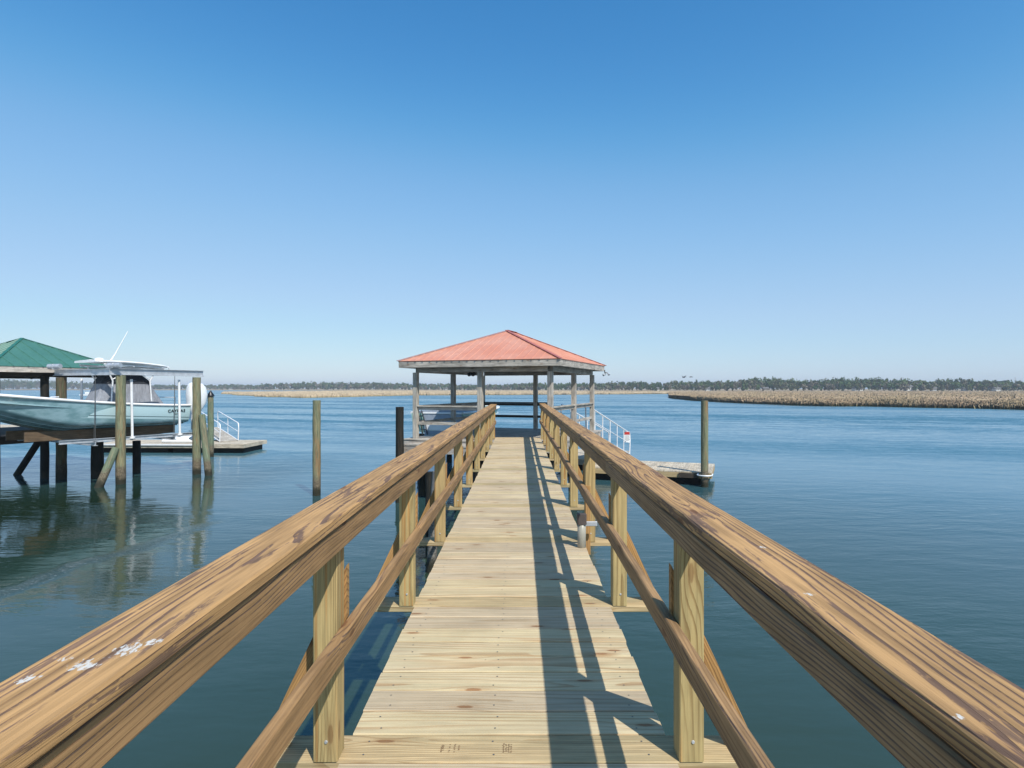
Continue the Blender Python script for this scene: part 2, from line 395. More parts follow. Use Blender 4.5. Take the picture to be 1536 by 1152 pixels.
# ------------------------------------------------------------------ water
def water_mat():
    n = NT('estuary_water'); P = n.pos()
    q = n.vm('MULTIPLY', P, (1, 1, 0))
    drift = n.vm('SCALE', n.vm('SUBTRACT', n.noise(q, .25, 2, col=True), (.5, .5, .5)), .9)
    q = n.vm('ADD', q, drift)
    a = n.noise(n.vm('MULTIPLY', q, (.55, 1.5, 1)), 1.0, 3, .55)
    b = n.noise(n.vm('MULTIPLY', q, (2.4, 5.5, 1)), 1.0, 3, .6)
    c = n.noise(n.vm('MULTIPLY', q, (9, 17, 1)), 1.0, 3, .65)
    rot = n.vm('ADD', n.vm('MULTIPLY', q, (1, 1, 0)), n.vm('SCALE', n.comb(n.sep(q)[1], n.sep(q)[0], 0), .35))
    d = n.noise(n.vm('MULTIPLY', rot, (.012, .075, 1)), 1.0, 4, .6)          # slicks and wind rows
    calm = n.ss(d, .40, .62, .35, 1.15)
    # ruffled, foamy tide line by the boat lift
    sx, sy, _ = n.sep(P)
    line = n.ma('SUBTRACT', n.ma('ADD', sx, 7.75), n.ma('MULTIPLY', n.ma('SUBTRACT', sy, 11.4), .2))
    line = n.ma('ADD', line, n.ma('MULTIPLY', n.ma('SUBTRACT', n.noise(P, .9, 4), .5), 1.3))
    tide = n.ma('MULTIPLY', n.ss(n.ma('ABSOLUTE', line), .42, .04), n.ma('MULTIPLY', n.ss(sy, 7.5, 9), n.ss(sy, 15.5, 13)))
    h = n.ma('ADD', n.ma('MULTIPLY', a, .022), n.ma('MULTIPLY', b, .0075))
    h = n.ma('ADD', h, n.ma('MULTIPLY', c, .0020))
    h = n.ma('MULTIPLY', h, calm)
    h = n.ma('ADD', h, n.ma('MULTIPLY', n.ma('MULTIPLY', tide, n.noise(P, 22, 3, .6)), .012))
    foam = n.ma('MULTIPLY', tide, n.ss(n.noise(n.vm('MULTIPLY', P, (1, 1.6, 0)), 15, 4, .7), .56, .63))
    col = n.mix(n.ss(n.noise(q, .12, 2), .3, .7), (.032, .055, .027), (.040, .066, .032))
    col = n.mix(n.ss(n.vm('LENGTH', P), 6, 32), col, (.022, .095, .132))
    col = n.mix(n.ss(n.vm('LENGTH', P), 13, 30), col, (.070, .180, .222))  # brighter with distance: missing sky reflection put into the body colour
    col = n.mix(n.ma('MULTIPLY', n.ss(n.ma('ADD', n.sep(P)[0], n.ma('MULTIPLY', n.noise(q, .2, 3), 3.0)), -5, -9), n.ss(n.vm('LENGTH', P), 34, 20)), col, (.016, .036, .018))  # dark green reflection of boat and lift painted into the water colour
    col = n.mix(n.ma('MULTIPLY', foam, .55), col, (.55, .6, .6))
    n.put(n.p.inputs['IOR'], 1.62)
    dist_ = n.vm('LENGTH', P)
    bn = n.bump(h, 1.0, 1.0)
    # wind waves of the open channel: facets tilted by noise, growing away from the sheltered docks
    t1 = n.vm('SUBTRACT', n.noise(n.vm('MULTIPLY', q, (.55, 1.7, 1)), 1.0, 3, .6, col=True), (.5, .5, .5))
    t2 = n.vm('SUBTRACT', n.noise(n.vm('MULTIPLY', q, (3.1, 6.5, 1)), 1.0, 3, .6, col=True), (.5, .5, .5))
    tk = n.ma('MULTIPLY', n.ss(dist_, 9, 75), n.ss(d, .38, .62, .45, 1.1))
    tv = n.vm('MULTIPLY', n.vm('SCALE', n.vm('ADD', t1, t2), n.ma('MULTIPLY', tk, .44)), (.8, 1.0, 0))
    lean = n.vm('SCALE', n.vm('NORMALIZE', n.vm('MULTIPLY', P, (-1, -1, 0))), n.ma('MULTIPLY', n.ss(dist_, 7, 60), n.ss(d, .44, .60, .05, .17)))
    n.l.new(n.vm('NORMALIZE', n.vm('ADD', bn.outputs[0], n.vm('ADD', tv, lean))), n.p.inputs['Normal'])
    ro = n.ma('ADD', n.ss(dist_, 14, 110, .02, .16), n.ma('MULTIPLY', n.ma('MULTIPLY', n.ss(d, .45, .6), n.ss(dist_, 30, 90)), -.10))
    return n.fin(col, ro, 0, .5)
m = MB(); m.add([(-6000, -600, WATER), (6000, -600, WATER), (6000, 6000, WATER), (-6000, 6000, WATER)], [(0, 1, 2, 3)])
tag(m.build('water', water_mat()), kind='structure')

# ------------------------------------------------------------------ boardwalk
bw = empty('boardwalk', (0, 0, 0), 0, 'long boardwalk of pale pine planks between brown weathered handrails leading to the pavilion', 'boardwalk')
LX, RX = -.655, .570
Y0, SP, NP = 2.18, 1.56, 10
ys = [Y0 + SP * k for k in range(-2, NP)]
dk = MB(); pk = MB(); pitch = SP / 9
y = Y0 - 2 * SP - 4 * pitch; i = -4 - 18
yend = 16.42
cnt = 0
while y < yend:
    kk = round((y - Y0) / pitch)
    near_post = (kk % 9 == 0)
    cy = y + pitch / 2
    rn = random.random()
    if near_post:
        pass
    else:
        j1 = random.uniform(-.005, .004); j2 = random.uniform(-.004, .005)
        dz = random.uniform(-.0015, .0015)
        dk.board((LX + j1, cy, -.019 + dz), (RX + j2, cy, -.019 + dz), pitch - random.uniform(.005, .012), .038, (0, 0, 1), .004, seg=6, wob=.0)
    y += pitch
deck = dk.build('deck', M['deck'], bw)
# screws: dark heads in pairs over the stringers
sc = MB()
yy = Y0 - SP
k = -9
while yy < yend - .1:
    for sx in (LX + .09, LX + .55, RX - .09):
        for o in (.045, pitch - .045):
            c = (sx + random.uniform(-.015, .015), yy + o, .0012)
            sc.add([(c[0] + .0042 * math.cos(t * math.pi / 3), c[1] + .0042 * math.sin(t * math.pi / 3), c[2]) for t in range(6)], [(0, 1, 2, 3, 4, 5)])
    yy += pitch
tag(sc.build('screw_heads', M['cable'], deck), kind='stuff')
for yp in ys:      # the plank at each pair of posts runs out past the deck and carries the braces
    q = MB(); q.board((-1.0, yp + pitch / 2, -.019), (.90, yp + pitch / 2, -.019), pitch - .004, .038, (0, 0, 1), .003, seg=8)
    q.build('outrigger_plank', M['plank'], bw)
for yp in ys:
    for sd in (-1, 1):
        q = MB()
        xin = RX + .012 if sd > 0 else LX - .006
        xc = xin + sd * .0445
        top = .904 if sd > 0 else .884
        q.board((xc, yp - .002 + .0445, .002), (xc, yp - .002 + .0445, top), .089, .089, (0, 1, 0), .004, seg=3)
        pz = q.build('post', M['post'], bw)
        b = MB()   # bolt with washer low on the camera face
        b.tube([(xc + .004, yp - .002, .075), (xc + .004, yp - .006, .075)], [.0065, .005], 10)
        b.build('bolt', M['galv'], pz)
        q = MB(); pr_ = [(.272, .001), (.175, .001), (-.052, .49), (-.052, .69)]
        if sd < 0: pr_ = pr_[::-1]
        o_ = random.uniform(0, 40); V_ = [(xc + sd * a_, yp + yy_, z_) for yy_ in (.089, .125) for a_, z_ in pr_]
        G_ = [(o_ + z_ * .907 - a_ * .42, z_ * .42 + a_ * .907, yy_ - .05) for yy_ in (.089, .125) for a_, z_ in pr_]
        q.add(V_, [(3, 2, 1, 0), (4, 5, 6, 7)] + [(i_, (i_ + 1) % 4, (i_ + 1) % 4 + 4, i_ + 4) for i_ in range(4)], G_)
        q.build('brace', M['brace'], bw)
def run(name, mat, xa, z, w_, t_, joints, wob):
    for a, b in zip(joints[:-1], joints[1:]):
        q = MB(); q.board((xa, a + .0015, z), (xa, b - .0015, z), w_, t_, (0, 0, 1), .005, seg=max(6, int((b - a) * 6)), wob=wob)
        q.build(name, mat, bw)
pj = lambda k: Y0 + SP * k + .045
jl = [-1.6, pj(3), pj(6), 16.3]; jr = [-1.6, pj(2), pj(5), pj(8), 16.3]
run('handrail_cap', M['cap'], (-.777 - .613) / 2, .924 - .019, .164, .038, jl, .0022)
run('handrail_cap', M['cap'], (.539 + .697) / 2, .944 - .019, .158, .038, jr, .0022)
run('upper_rail', M['rail'], -.661 + .019, (.880 + .790) / 2, .037, .090, [-1.6, pj(2), pj(5), pj(8), 16.3], .0012)
run('upper_rail', M['rail'], .582 - .019, (.901 + .820) / 2, .037, .081, [-1.6, pj(1), pj(4), pj(7), 16.3], .0012)
run('middle_rail', M['rail'], -.661 + .019, (.480 + .388) / 2, .038, .089, [-1.6, pj(1), pj(4), pj(7), 16.3], .003)
run('middle_rail', M['rail'], .582 - .019, (.504 + .420) / 2, .038, .086, [-1.6, pj(2), pj(5), pj(8), 16.3], .003)
for sx in (LX + .09, -.04, RX - .09):
    q = MB(); q.board((sx, -1.4, -.14), (sx, yend - .02, -.14), .038, .2, (0, 0, 1)); q.build('stringer', M['brace'], bw)
pl = [(.47, 3.55), (.47, 9.2), (.47, 14.6), (-.50, 6.6), (-.5, 12.2), (.47, 6.55), (-.5, 15.4), (.47, 12.0)]
for (x_, y_) in pl:
    q = MB(); q.pile(x_, y_, WATER - 1.2, -.045, .125); q.build('piling', M['pile_grey'], bw)
for yb in (3.55, 6.6, 9.2, 12.1, 15.0):
    q = MB(); q.board((-.78 + .1, yb + .17, -.33), (.60, yb + .17, -.33), .045, .18, (0, 0, 1)); q.build('cross_beam', M['darkwood'], bw)
# old pile pair that stands off the left side of the boardwalk
q = MB(); q.pile(-1.60, 10.4, WATER - 1.2, -.10, .085, (.16, .1)); tag(q.build('piling', M['pile_grey']), 'pale barnacled leaning pile standing just left of the boardwalk before the pavilion', 'piling')
q = MB(); q.pile(-1.70, 11.3, WATER - 1.2, -.22, .07); tag(q.build('piling', M['pile_dark']), 'thin dark upright pile beside the pale leaning pile left of the boardwalk', 'piling')

# vertical batten and dock lamp at the third right post
q = MB(); q.board((.600, Y0 + 2 * SP - .03, -.10), (.600, Y0 + 2 * SP - .03, .50), .045, .04, (0, 1, 0)); q.build('batten', M['brace'], bw)
lp = empty('dock_lamp', (.532, 5.12, .165), 0, 'small dock lamp with brown cap at the deck edge by third right post', 'lamp')
q = MB(); rings = []
for z_, r_ in ((-.165, .03), (-.16, .036), (.03, .036), (.033, .03)):
    rings.append([(r_ * math.cos(t * math.pi / 8), r_ * math.sin(t * math.pi / 8), z_) for t in range(16)])
q.loft(rings); q.build('lens', M['lampglass'], lp)
q = MB(); q.box((0, 0, .0785), (.078, .078, .085), ch=.008); q.build('cap', M['lampcap'], lp)
q = MB(); q.box((.085, .03, .03), (.10, .022, .04), ch=.004); q.build('bracket', M['galv'], lp)

# bird droppings on the rails, lumber stamps on the near plank
def splat(m, x, y, z, n, sx, sy, ang, sz=.012):
    ca, sa = math.cos(ang), math.sin(ang)
    for _ in range(n):
        u = random.gauss(0, .45); v = random.gauss(0, .45)
        cx = x + (u * sx) * ca - (v * sy) * sa; cy = y + (u * sx) * sa + (v * sy) * ca
        L = random.uniform(.3, 1.9) * sz; W = L * random.uniform(.07, .26); a = ang + random.gauss(0, .28)
        pts = []
        k = 9
        for t in range(k):
            th = 2 * math.pi * t / k; rr = random.uniform(.5, 1.2)
            px_, py_ = L * math.cos(th) * rr, W * math.sin(th) * rr
            pts.append((cx + px_ * math.cos(a) - py_ * math.sin(a), cy + px_ * math.sin(a) + py_ * math.cos(a), z - .0008 + _ * .00003))
        m.add(pts, [tuple(range(k))])
q = MB()
for (cx, cy, ww, hh, rows) in ((-.245, 2.265, .055, .05, 3), (-.29, 2.265, .01, .05, 2), (-.045, 2.265, .04, .055, 4), (-.17, 3.0, .006, .006, 1)):
    for r_ in range(rows):
        xx = cx - ww / 2 + ww * (r_ + .5) / rows
        t = cy - hh / 2
        while t < cy + hh / 2:
            l = random.uniform(.003, .008)
            if random.random() < .8:
                o = xx + random.uniform(-.002, .002)
                q.add([(o - .0028, t, .0012), (o + .0028, t, .0012), (o + .0028, t + l * .45, .0012), (o - .0028, t + l * .45, .0012)], [(0, 1, 2, 3)])
            t += l
tag(q.build('lumber_stamp', M['mark'], deck), kind='stuff')
q = MB(); splat(q, -.315, 2.97, .0012, 5, .006, .006, .2, .007); q.build('dropping', M['dropping'], deck)

# ------------------------------------------------------------------ roofs
def hip_roof(root, x0, x1, y0, y1, ze, za, mat, trim, rib=.23, ribh=.018, point=False):
    """hip roof over the rectangle, ridge along y (or x)"""
    W = x1 - x0; D = y1 - y0; cx = (x0 + x1) / 2; cy = (y0 + y1) / 2
    if D >= W: rl = (D - W) / 2; A = Vector((cx, cy - rl, za)); B = Vector((cx, cy + rl, za))
    else: rl = 0.001 if point else (W - D) / 2; A = Vector((cx - rl, cy, za)); B = Vector((cx + rl, cy, za))
    c = [Vector((x0, y0, ze)), Vector((x1, y0, ze)), Vector((x1, y1, ze)), Vector((x0, y1, ze))]
    if D >= W: faces = [(c[0], c[1], [A]), (c[1], c[2], [B, A]), (c[2], c[3], [B]), (c[3], c[0], [A, B])]
    else: faces = [(c[0], c[1], [B, A]), (c[1], c[2], [B]), (c[2], c[3], [A, B]), (c[3], c[0], [A])]
    m = MB()
    for p, q_, tops in faces:
        poly = [p, q_] + tops
        nr = (q_ - p).cross(tops[0] - p).normalized()
        m.poly(poly, .02, nr)
        e = (q_ - p); L = e.length; e.normalize(); up = nr.cross(e).normalized()
        H = (tops[0] - p).dot(up)
        ta = [(t - p).dot(e) for t in tops]; tl, tr = min(ta), max(ta)
        k = rib * .5
        while k < L:
            h = H
            if k < tl: h = H * k / tl
            elif k > tr: h = H * (L - k) / (L - tr)
            h -= .06
            if h > .08:
                a0 = p + e * k + nr * .001 - up * .02; a1 = p + e * k + up * h + nr * .001
                m.add([a0 - e * .022, a0 + nr * ribh, a0 + e * .022, a1 - e * .022, a1 + nr * ribh, a1 + e * .022],
                      [(0, 1, 4, 3), (1, 2, 5, 4), (0, 2, 1), (3, 4, 5)])
            k += rib
    rf = m.build('roof', mat, root)
    t = MB()
    hips = [(c[0], A), (c[1], A if D >= W else B), (c[2], B), (c[3], B if D >= W else A)]
    for p, a in hips:
        d = (a - p).normalized()
        t.board(p + Vector((0, 0, .016)) - d * .03, a + Vector((0, 0, .016)), .10, .014, (0, 0, 1), .003)
    if (B - A).length > .05: t.board(A + Vector((0, 0, .024)), B + Vector((0, 0, .024)), .12, .014, (0, 0, 1), .003)
    t.build('ridge_cap', trim, rf)
    return rf

# ------------------------------------------------------------------ pavilion
PW, PD = 4.9, 5.7
pv = empty('pavilion', (1.07, 15.77, 0), R(-20), 'open timber pavilion with faded red metal roof at the end of the boardwalk', 'pavilion')
ZT = EYE + .77; ZF = ZT - .182; PZ = -.12
hip_roof(pv, -PW, 0, 0, PD, ZT + .012, EYE + 1.80, M['red_roof'], M['red_trim'], .235, .010)
fm = MB()
fm.board((-PW + .05, .035, (ZT + ZF) / 2), (-.035, .035, (ZT + ZF) / 2), .036, ZT - ZF, (0, 0, 1), seg=4)
fm.build('fascia', M['grey'], pv)
fm = MB(); fm.board((-.035, .015, (ZT + ZF) / 2), (-.035, PD - .05, (ZT + ZF) / 2), .036, ZT - ZF, (0, 0, 1), seg=4); fm.build('fascia', M['grey'], pv)
fm = MB(); fm.board((-.053, PD - .035, (ZT + ZF) / 2), (-PW + .053, PD - .035, (ZT + ZF) / 2), .036, ZT - ZF, (0, 0, 1)); fm.build('fascia', M['grey'], pv)
fm = MB(); fm.board((-PW + .035, PD - .02, (ZT + ZF) / 2), (-PW + .035, .02, (ZT + ZF) / 2), .036, ZT - ZF, (0, 0, 1)); fm.build('fascia', M['grey'], pv)
ins = .38
fm = MB()
for a, b in (((-PW + ins, ins), (-ins, ins)), ((-ins, ins), (-ins, PD - ins)), ((-ins, PD - ins), (-PW + ins, PD - ins)), ((-PW + ins, PD - ins), (-PW + ins, ins))):
    dx = Vector((b[0] - a[0], b[1] - a[1], 0)).normalized() * .068
    fm.board((a[0] + dx.x, a[1] + dx.y, ZF - .045), (b[0] - dx.x, b[1] - dx.y, ZF - .045), .09, .18, (0, 0, 1))
fm.build('ring_beam', M['grey'], pv)
fm = MB()   # soffit rafters and ceiling boards
yy = .25
while yy < PD:
    fm.board((-PW + .06, yy, ZT - .05), (-.06, yy, ZT - .05), .14 if int(yy * 10) % 2 else .13, .02, (0, 0, 1)); yy += .148
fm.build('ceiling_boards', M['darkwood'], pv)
pts = [(-ins, ins), (-PW / 2, ins), (-PW + ins, ins), (-ins, PD / 2), (-ins, PD - ins), (-PW / 2, PD - ins), (-PW + ins, PD - ins), (-PW + ins, PD / 2)]
for (x_, y_) in pts:
    q = MB(); q.board((x_, y_, PZ - .3), (x_, y_, ZF - .136), .14, .14, (0, 1, 0), .006, seg=4, wob=.002); q.build('post', M['grey'], pv)
def prail(a, b, zs=((.83, .038, .14), (.762, .089, .038), (.33, .089, .038)), nm='railing', mat='grey'):
    a = Vector((*a, 0)); b = Vector((*b, 0)); d = (b - a).normalized() * .07
    for z_, t_, w_ in zs:
        q = MB(); q.board(a + d + Vector((0, 0, z_)), b - d + Vector((0, 0, z_)), w_, t_, (0, 0, 1), seg=2); q.build('rail', M[mat], pv)
prail(pts[2], pts[1]); prail(pts[3], pts[0]); prail(pts[4], pts[3]); prail(pts[6], pts[7]); prail(pts[7], pts[2])
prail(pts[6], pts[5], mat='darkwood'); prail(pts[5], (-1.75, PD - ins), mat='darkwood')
q = MB(); yy = .12
while yy < PD - .1:
    q.board((-PW + .1, yy + .07, PZ - .019), (-.1, yy + .07, PZ - .019), .136, .038, (0, 0, 1)); yy += .142
q.build('platform_deck', M['grey'], pv)
q = MB(); q.board((-PW + .12, .16, PZ - .15), (-.12, .16, PZ - .15), .04, .215, (0, 0, 1), seg=3); q.board((-.14, .2, PZ - .15), (-.14, PD - .2, PZ - .15), .04, .215, (0, 0, 1))
q.board((-PW + .14, .2, PZ - .15), (-PW + .14, PD - .2, PZ - .15), .04, .215, (0, 0, 1)); q.board((-PW + .12, PD - .2, PZ - .15), (-.12, PD - .2, PZ - .15), .04, .215, (0, 0, 1))
for k in range(1, 5): q.board((-PW + .16, k * PD / 5, PZ - .14), (-.16, k * PD / 5, PZ - .14), .04, .18, (0, 0, 1))
q.build('rim_beam', M['grey'], pv)
for (x_, y_) in ((-.45, .6), (-2.5, .6), (-4.4, .6), (-.45, 3), (-4.4, 3), (-.45, 5.2), (-2.5, 5.2), (-4.4, 5.2)):
    q = MB(); q.pile(x_, y_, WATER - 1.2, PZ - .26, .14); q.build('piling', M['pile_dark'], pv)
# side landing with the dark pile, left of the pavilion front
ld_ = empty('side_landing', at(612, 680, 17.0) * 1, R(-20), 'low weathered landing with a dark pile at the left front corner of the pavilion', 'landing')
ld_.location.z = 0
q = MB(); q.board((-.15, -.1, -.36), (2.1, -.1, -.36), .05, .2, (0, 0, 1)); q.board((-.15, .42, -.36), (2.1, .42, -.36), .05, .2, (0, 0, 1))
for k in range(15): q.board((-.06 + k * .144, -.14, -.24), (-.06 + k * .144, .46, -.24), .138, .036, (0, 0, 1))
q.build('landing_deck', M['grey'], ld_)
q = MB(); q.pile(-.11, -.26, WATER - 1.2, .83, .115); q.build('piling', M['pile_dark'], ld_)
q = MB(); q.pile(1.9, .6, WATER - 1.2, -.47, .115); q.build('piling', M['pile_dark'], ld_)

# lamps on the pavilion
fl = empty('flood_light', at(708, 557, 17.9), R(-20), 'twin black round flood lights hanging under the pavilion eave by the middle front post', 'light')
for sx in (-.062, .062):
    q = MB(); q.sphere((sx, 0, -.075), .062, 16, 10); q.tube([(sx, -.02, -.08), (sx, -.085, -.10)], [.05, .056], 14); hd = q.build('lamp_head', M['black'], fl)
q = MB(); q.box((0, 0, .03), (.16, .05, .03)); q.tube([(0, 0, .05), (0, 0, .19)], .012, 8); q.tube([(-.062, 0, .02), (-.062, 0, -.03)], .01, 8); q.tube([(.062, 0, .02), (.062, 0, -.03)], .01, 8); q.build('bracket', M['steel_dark'], fl)
ca_ = at(907, 557, 21.1)
fl2 = empty('security_light', ca_, R(-20), 'small silver twin spotlight bracket under the far right corner of the red roof', 'light')
q = MB(); q.tube([(0, 0, .05), (0, 0, -.02), (.03, -.02, -.1)], .018, 8); q.build('bracket', M['steel_dark'], fl2)
q = MB(); q.tube([(.03, -.02, -.10), (-.03, -.1, -.14)], [.025, .04], 10); q.build('lamp_head', M['galv'], fl2)
q = MB(); q.tube([(.03, -.02, -.04), (.11, -.06, -.05), (.18, -.1, -.13)], [.018, .022, .04], 10); q.build('lamp_head', M['galv'], fl2)
fl3 = empty('ceiling_light', at(850, 555, 18.6), R(-20), 'small white rectangular light under the right eave of the pavilion', 'light')
q = MB(); q.box((0, 0, 0), (.12, .2, .05), ch=.012); q.build('housing', M['pvc'], fl3)
q = MB(); q.box((0, 0, -.033), (.09, .16, .016), ch=.006); q.build('lens', M['lampglass'], fl3)

# ------------------------------------------------------------------ gangway from the pavilion's back edge to the float
def gangway(root, A, B, wid, hr=.86, nb=6, sign=False, loop=True, mats=('alu', 'alu')):
    A = Vector(A); B = Vector(B); d = (B - A); d.normalize(); h = Vector((d.x, d.y, 0)).normalized(); sd = Vector((h.y, -h.x, 0))
    fl = MB()
    fl.board(A - Vector((0, 0, .03)), B - Vector((0, 0, .03)), wid, .04, (0, 0, 1)); fl.build('ramp_deck', M['grey'], root)
    L = (B - A).length
    for s_, mt in ((1, mats[0]), (-1, mats[1])):
        m = MB(); o = sd * (s_ * wid / 2)
        a = A + o; b = B + o; up = Vector((0, 0, 1))
        m.tube([a - up * .02, b - up * .02], .026, 8)
        top = [a + up * (.0), a + up * (hr - .1) - h * .05, a + up * (hr - .01) + h * .02, a + up * hr + d * .16, b + up * hr - d * .10, b + up * (hr - .05), b + up * (hr - .3) + h * .03, b - h * .05]
        m.tube(top, .027, 10)
        m.tube([a + up * (hr * .5), b + up * (hr * .5)], .016, 8)
        for k in range(1, nb):
            p = a + (b - a) * (k / nb); m.tube([p, p + up * hr], .019, 8)
        m.build('handrail', M[mt], root)
    return sd
gw = empty('gangway', (0, 0, 0), 0, 'silver aluminium gangway with tube handrails sloping down behind the right side of the pavilion', 'gangway')
gA = Vector((1.95, 21.5, PZ + .01)); gB = Vector((4.33, 26.0, -1.46))
gsd = gangway(gw, gA, gB, .95, .88, 6, mats=('alu', 'alu'))
sg = empty('warning_sign', gB + (gA - gB) * .10 + gsd * (.95 / 2 + .03) + Vector((0, 0, .62)), math.atan2(gsd.y, gsd.x) + R(90) - R(55), 'small white notice with a red heading on the lower end of the gangway rail', 'sign')
q = MB(); q.box((0, 0, 0), (.24, .012, .45), ch=.002); q.build('panel', M['white'], sg)
q = MB(); q.box((0, -.009, .155), (.23, .006, .12), ch=.001); q.build('heading', M['red'], sg)
q = MB()
for r_ in range(5):
    x_ = -.10
    while x_ < .08:
        l = random.uniform(.012, .035)
        q.box((x_ + l / 2, -.008, .045 - r_ * .05), (l, .004, .022), ch=.0005); x_ += l + .012
q.build('text_lines', M['mark'] if False else M['black'], sg)

# ------------------------------------------------------------------ right float and its pile
FZ = EYE - 2.75
def float_dock(root, x0, x1, y0, y1, mat, skirt, bh=.17, along='x', pitch_=.145):
    q = MB()
    if along == 'x':     # boards run across (y)
        t = x0
        while t < x1 - .05:
            e = min(pitch_, x1 - t); q.board((t + e / 2, y0, FZ - .018), (t + e / 2, y1, FZ - .018), e - .007, .036, (0, 0, 1), seg=2); t += e
    else:
        t = y0
        while t < y1 - .05:
            e = min(pitch_, y1 - t); q.board((x0, t + e / 2, FZ - .018), (x1, t + e / 2, FZ - .018), e - .007, .036, (0, 0, 1), seg=2); t += e
    q.build('float_deck', mat, root)
    q = MB(); z_ = FZ - .04 - bh / 2
    q.board((x0, y0 + .02, z_), (x1, y0 + .02, z_), .04, bh, (0, 0, 1), seg=2); q.board((x0, y1 - .02, z_), (x1, y1 - .02, z_), .04, bh, (0, 0, 1))
    q.board((x0 + .02, y0 + .045, z_), (x0 + .02, y1 - .045, z_), .04, bh, (0, 0, 1)); q.board((x1 - .02, y0 + .045, z_), (x1 - .02, y1 - .045, z_), .04, bh, (0, 0, 1))
    q.build('skirt_board', skirt, root)
    q = MB(); n = max(1, int((x1 - x0) / 1.6)); s_ = (x1 - x0) / n
    for k in range(n): q.box((x0 + s_ * (k + .5), (y0 + y1) / 2, (WATER - .2 + FZ - .06) / 2), (s_ * .86, (y1 - y0) - .5, FZ - .06 - WATER + .2), ch=.02)
    q.build('pontoon', M['concretepost'], root)
rf_ = empty('floating_dock', (6.26, 19.5, 0), R(-20), 'low pale floating dock with a tall mooring pile at its corner, right of boardwalk', 'dock')
float_dock(rf_, -4.3, 0, 0, 2.45, M['float'], M['plank'])
q = MB(); q.board((-1.05, -.035, FZ - .125), (-.42, -.035, FZ - .125), .03, .16, (0, 0, 1)); q.build('fender_board', M['darkwood'], rf_)
q = MB(); t = [(-.42, -.02, FZ - .05)]
for k in range(9):
    a = math.pi * (1 - k / 8); t.append((-.22 + .23 * math.cos(a), -.16 - .2 * math.sin(a), FZ - .07))
t.append((.02, -.02, FZ - .05)); q.tube(t, .022, 8); q.build('pile_hoop', M['alu'], rf_)
rf2 = empty('floating_dock', (3.5, 22.6, 0), R(-20), 'inner landing float of weathered boards below the foot of the gangway', 'dock')
float_dock(rf2, -2.3, 0, .15, 3.9, M['float'], M['grey'])
lp_ = rf_.matrix_basis @ Vector((-.22, -.17, 0))
lp_ = Matrix.Translation((6.26, 19.5, 0)) @ Matrix.Rotation(R(-20), 4, 'Z') @ Vector((-.22, -.17, 0))
q = MB(); q.pile(lp_.x, lp_.y, WATER - 1.5, at(0, 601, 19.3).z, .118)
tag(q.build('mooring_pile', M['pile']), 'tall greenish round pile through the hoop at the corner of the right floating dock', 'piling')
# free-standing pile on the left
p = on_water(475, 743)
q = MB(); q.pile(p.x, p.y, WATER - 1.5, at(0, 600.5, p.y).z, .118)
tag(q.build('mooring_pile', M['pile']), 'lone greenish pile standing in open water between the boat lift and the boardwalk', 'piling')

# ------------------------------------------------------------------ boats
def station(y, L, B, sheer0, sheer1, vee=.20, flare=.12, full=.55):
    u = y / L
    b = B / 2 * (1 - max(0, (u - full) / (1 - full)) ** 2.2 * .985)
    zs = sheer0 + (sheer1 - sheer0) * (u ** 1.6)
    kz = 0.0 + max(0, (u - .5) / .5) ** 1.5 * (sheer1 * .85)
    cb = b * (.86 - .35 * max(0, u - .45)); cz = kz + (vee + .16 * max(0, u - .3)) * (1 - .0) * min(1, (b / (B / 2)) + .25)
    cz = min(cz, zs * .7)
    return b, zs, kz, cb, cz
def hull(L, B, s0, s1):
    rings = []; N = 40
    for i in range(N + 1):
        y = L * i / N * .999
        b, zs, kz, cb, cz = station(y, L, B, s0, s1)
        pr = [(0, kz), (cb * .35, kz + (cz - kz) * .33), (cb * .36, kz + (cz - kz) * .30), (cb * .7, kz + (cz - kz) * .68), (cb * .71, kz + (cz - kz) * .65), (cb, cz), (cb + .03, cz + .012)]
        for k in range(1, 8):
            t = k / 7; f = t + .16 * math.sin(math.pi * t) * (1 - min(1, max(0, y / L - .4) * 2.0) * 1.9)
            pr.append((cb + .03 + (b - cb - .03) * f, cz + .012 + (zs - cz - .012) * t))
        left = [(-x, y, z) for x, z in reversed(pr[1:])]; right = [(x, y, z) for x, z in pr]
        rings.append(left + right)
    return rings
def make_boat(root, L, B, s0, s1, hm, wm):
    m = MB(); rg = hull(L, B, s0, s1)
    m.loft(rg, closed=False, cap=False)
    n = len(rg[0]); m.add(rg[0], [tuple(range(n - 1, -1, -1))])
    h = m.build('hull', hm, root)
    m = MB(); ring = []
    for r_ in rg:
        ring.append(r_)
    # gunwale: rolled white cap following both sheers
    for sgn in (0, -1):
        pts_ = [Vector(r_[sgn]) for r_ in rg]
        m.tube([p_ + Vector((0, 0, .015)) for p_ in pts_], .045, 8)
    for i in range(len(rg) - 1):
        for sgn, q_ in ((0, 1), (-1, -1)):
            a, b_ = Vector(rg[i][sgn]), Vector(rg[i + 1][sgn])
            ia = Vector((a.x * .86, a.y, a.z + .03)); ib = Vector((b_.x * .86, b_.y, b_.z + .03))
            m.add([a + Vector((0, 0, .045)), b_ + Vector((0, 0, .045)), ib, ia], [(0, 1, 2, 3)])
    m.build('gunwale', wm, root)
    m = MB(); V = [];
    for r_ in rg: V += [(r_[0][0] * .97, r_[0][1], r_[0][2] - .22), (r_[-1][0] * .97, r_[-1][1], r_[-1][2] - .22)]
    m.add(V, [(2 * i, 2 * i + 1, 2 * i + 3, 2 * i + 2) for i in range(len(rg) - 1)])
    m.build('cockpit_floor', wm, root)
    return rg

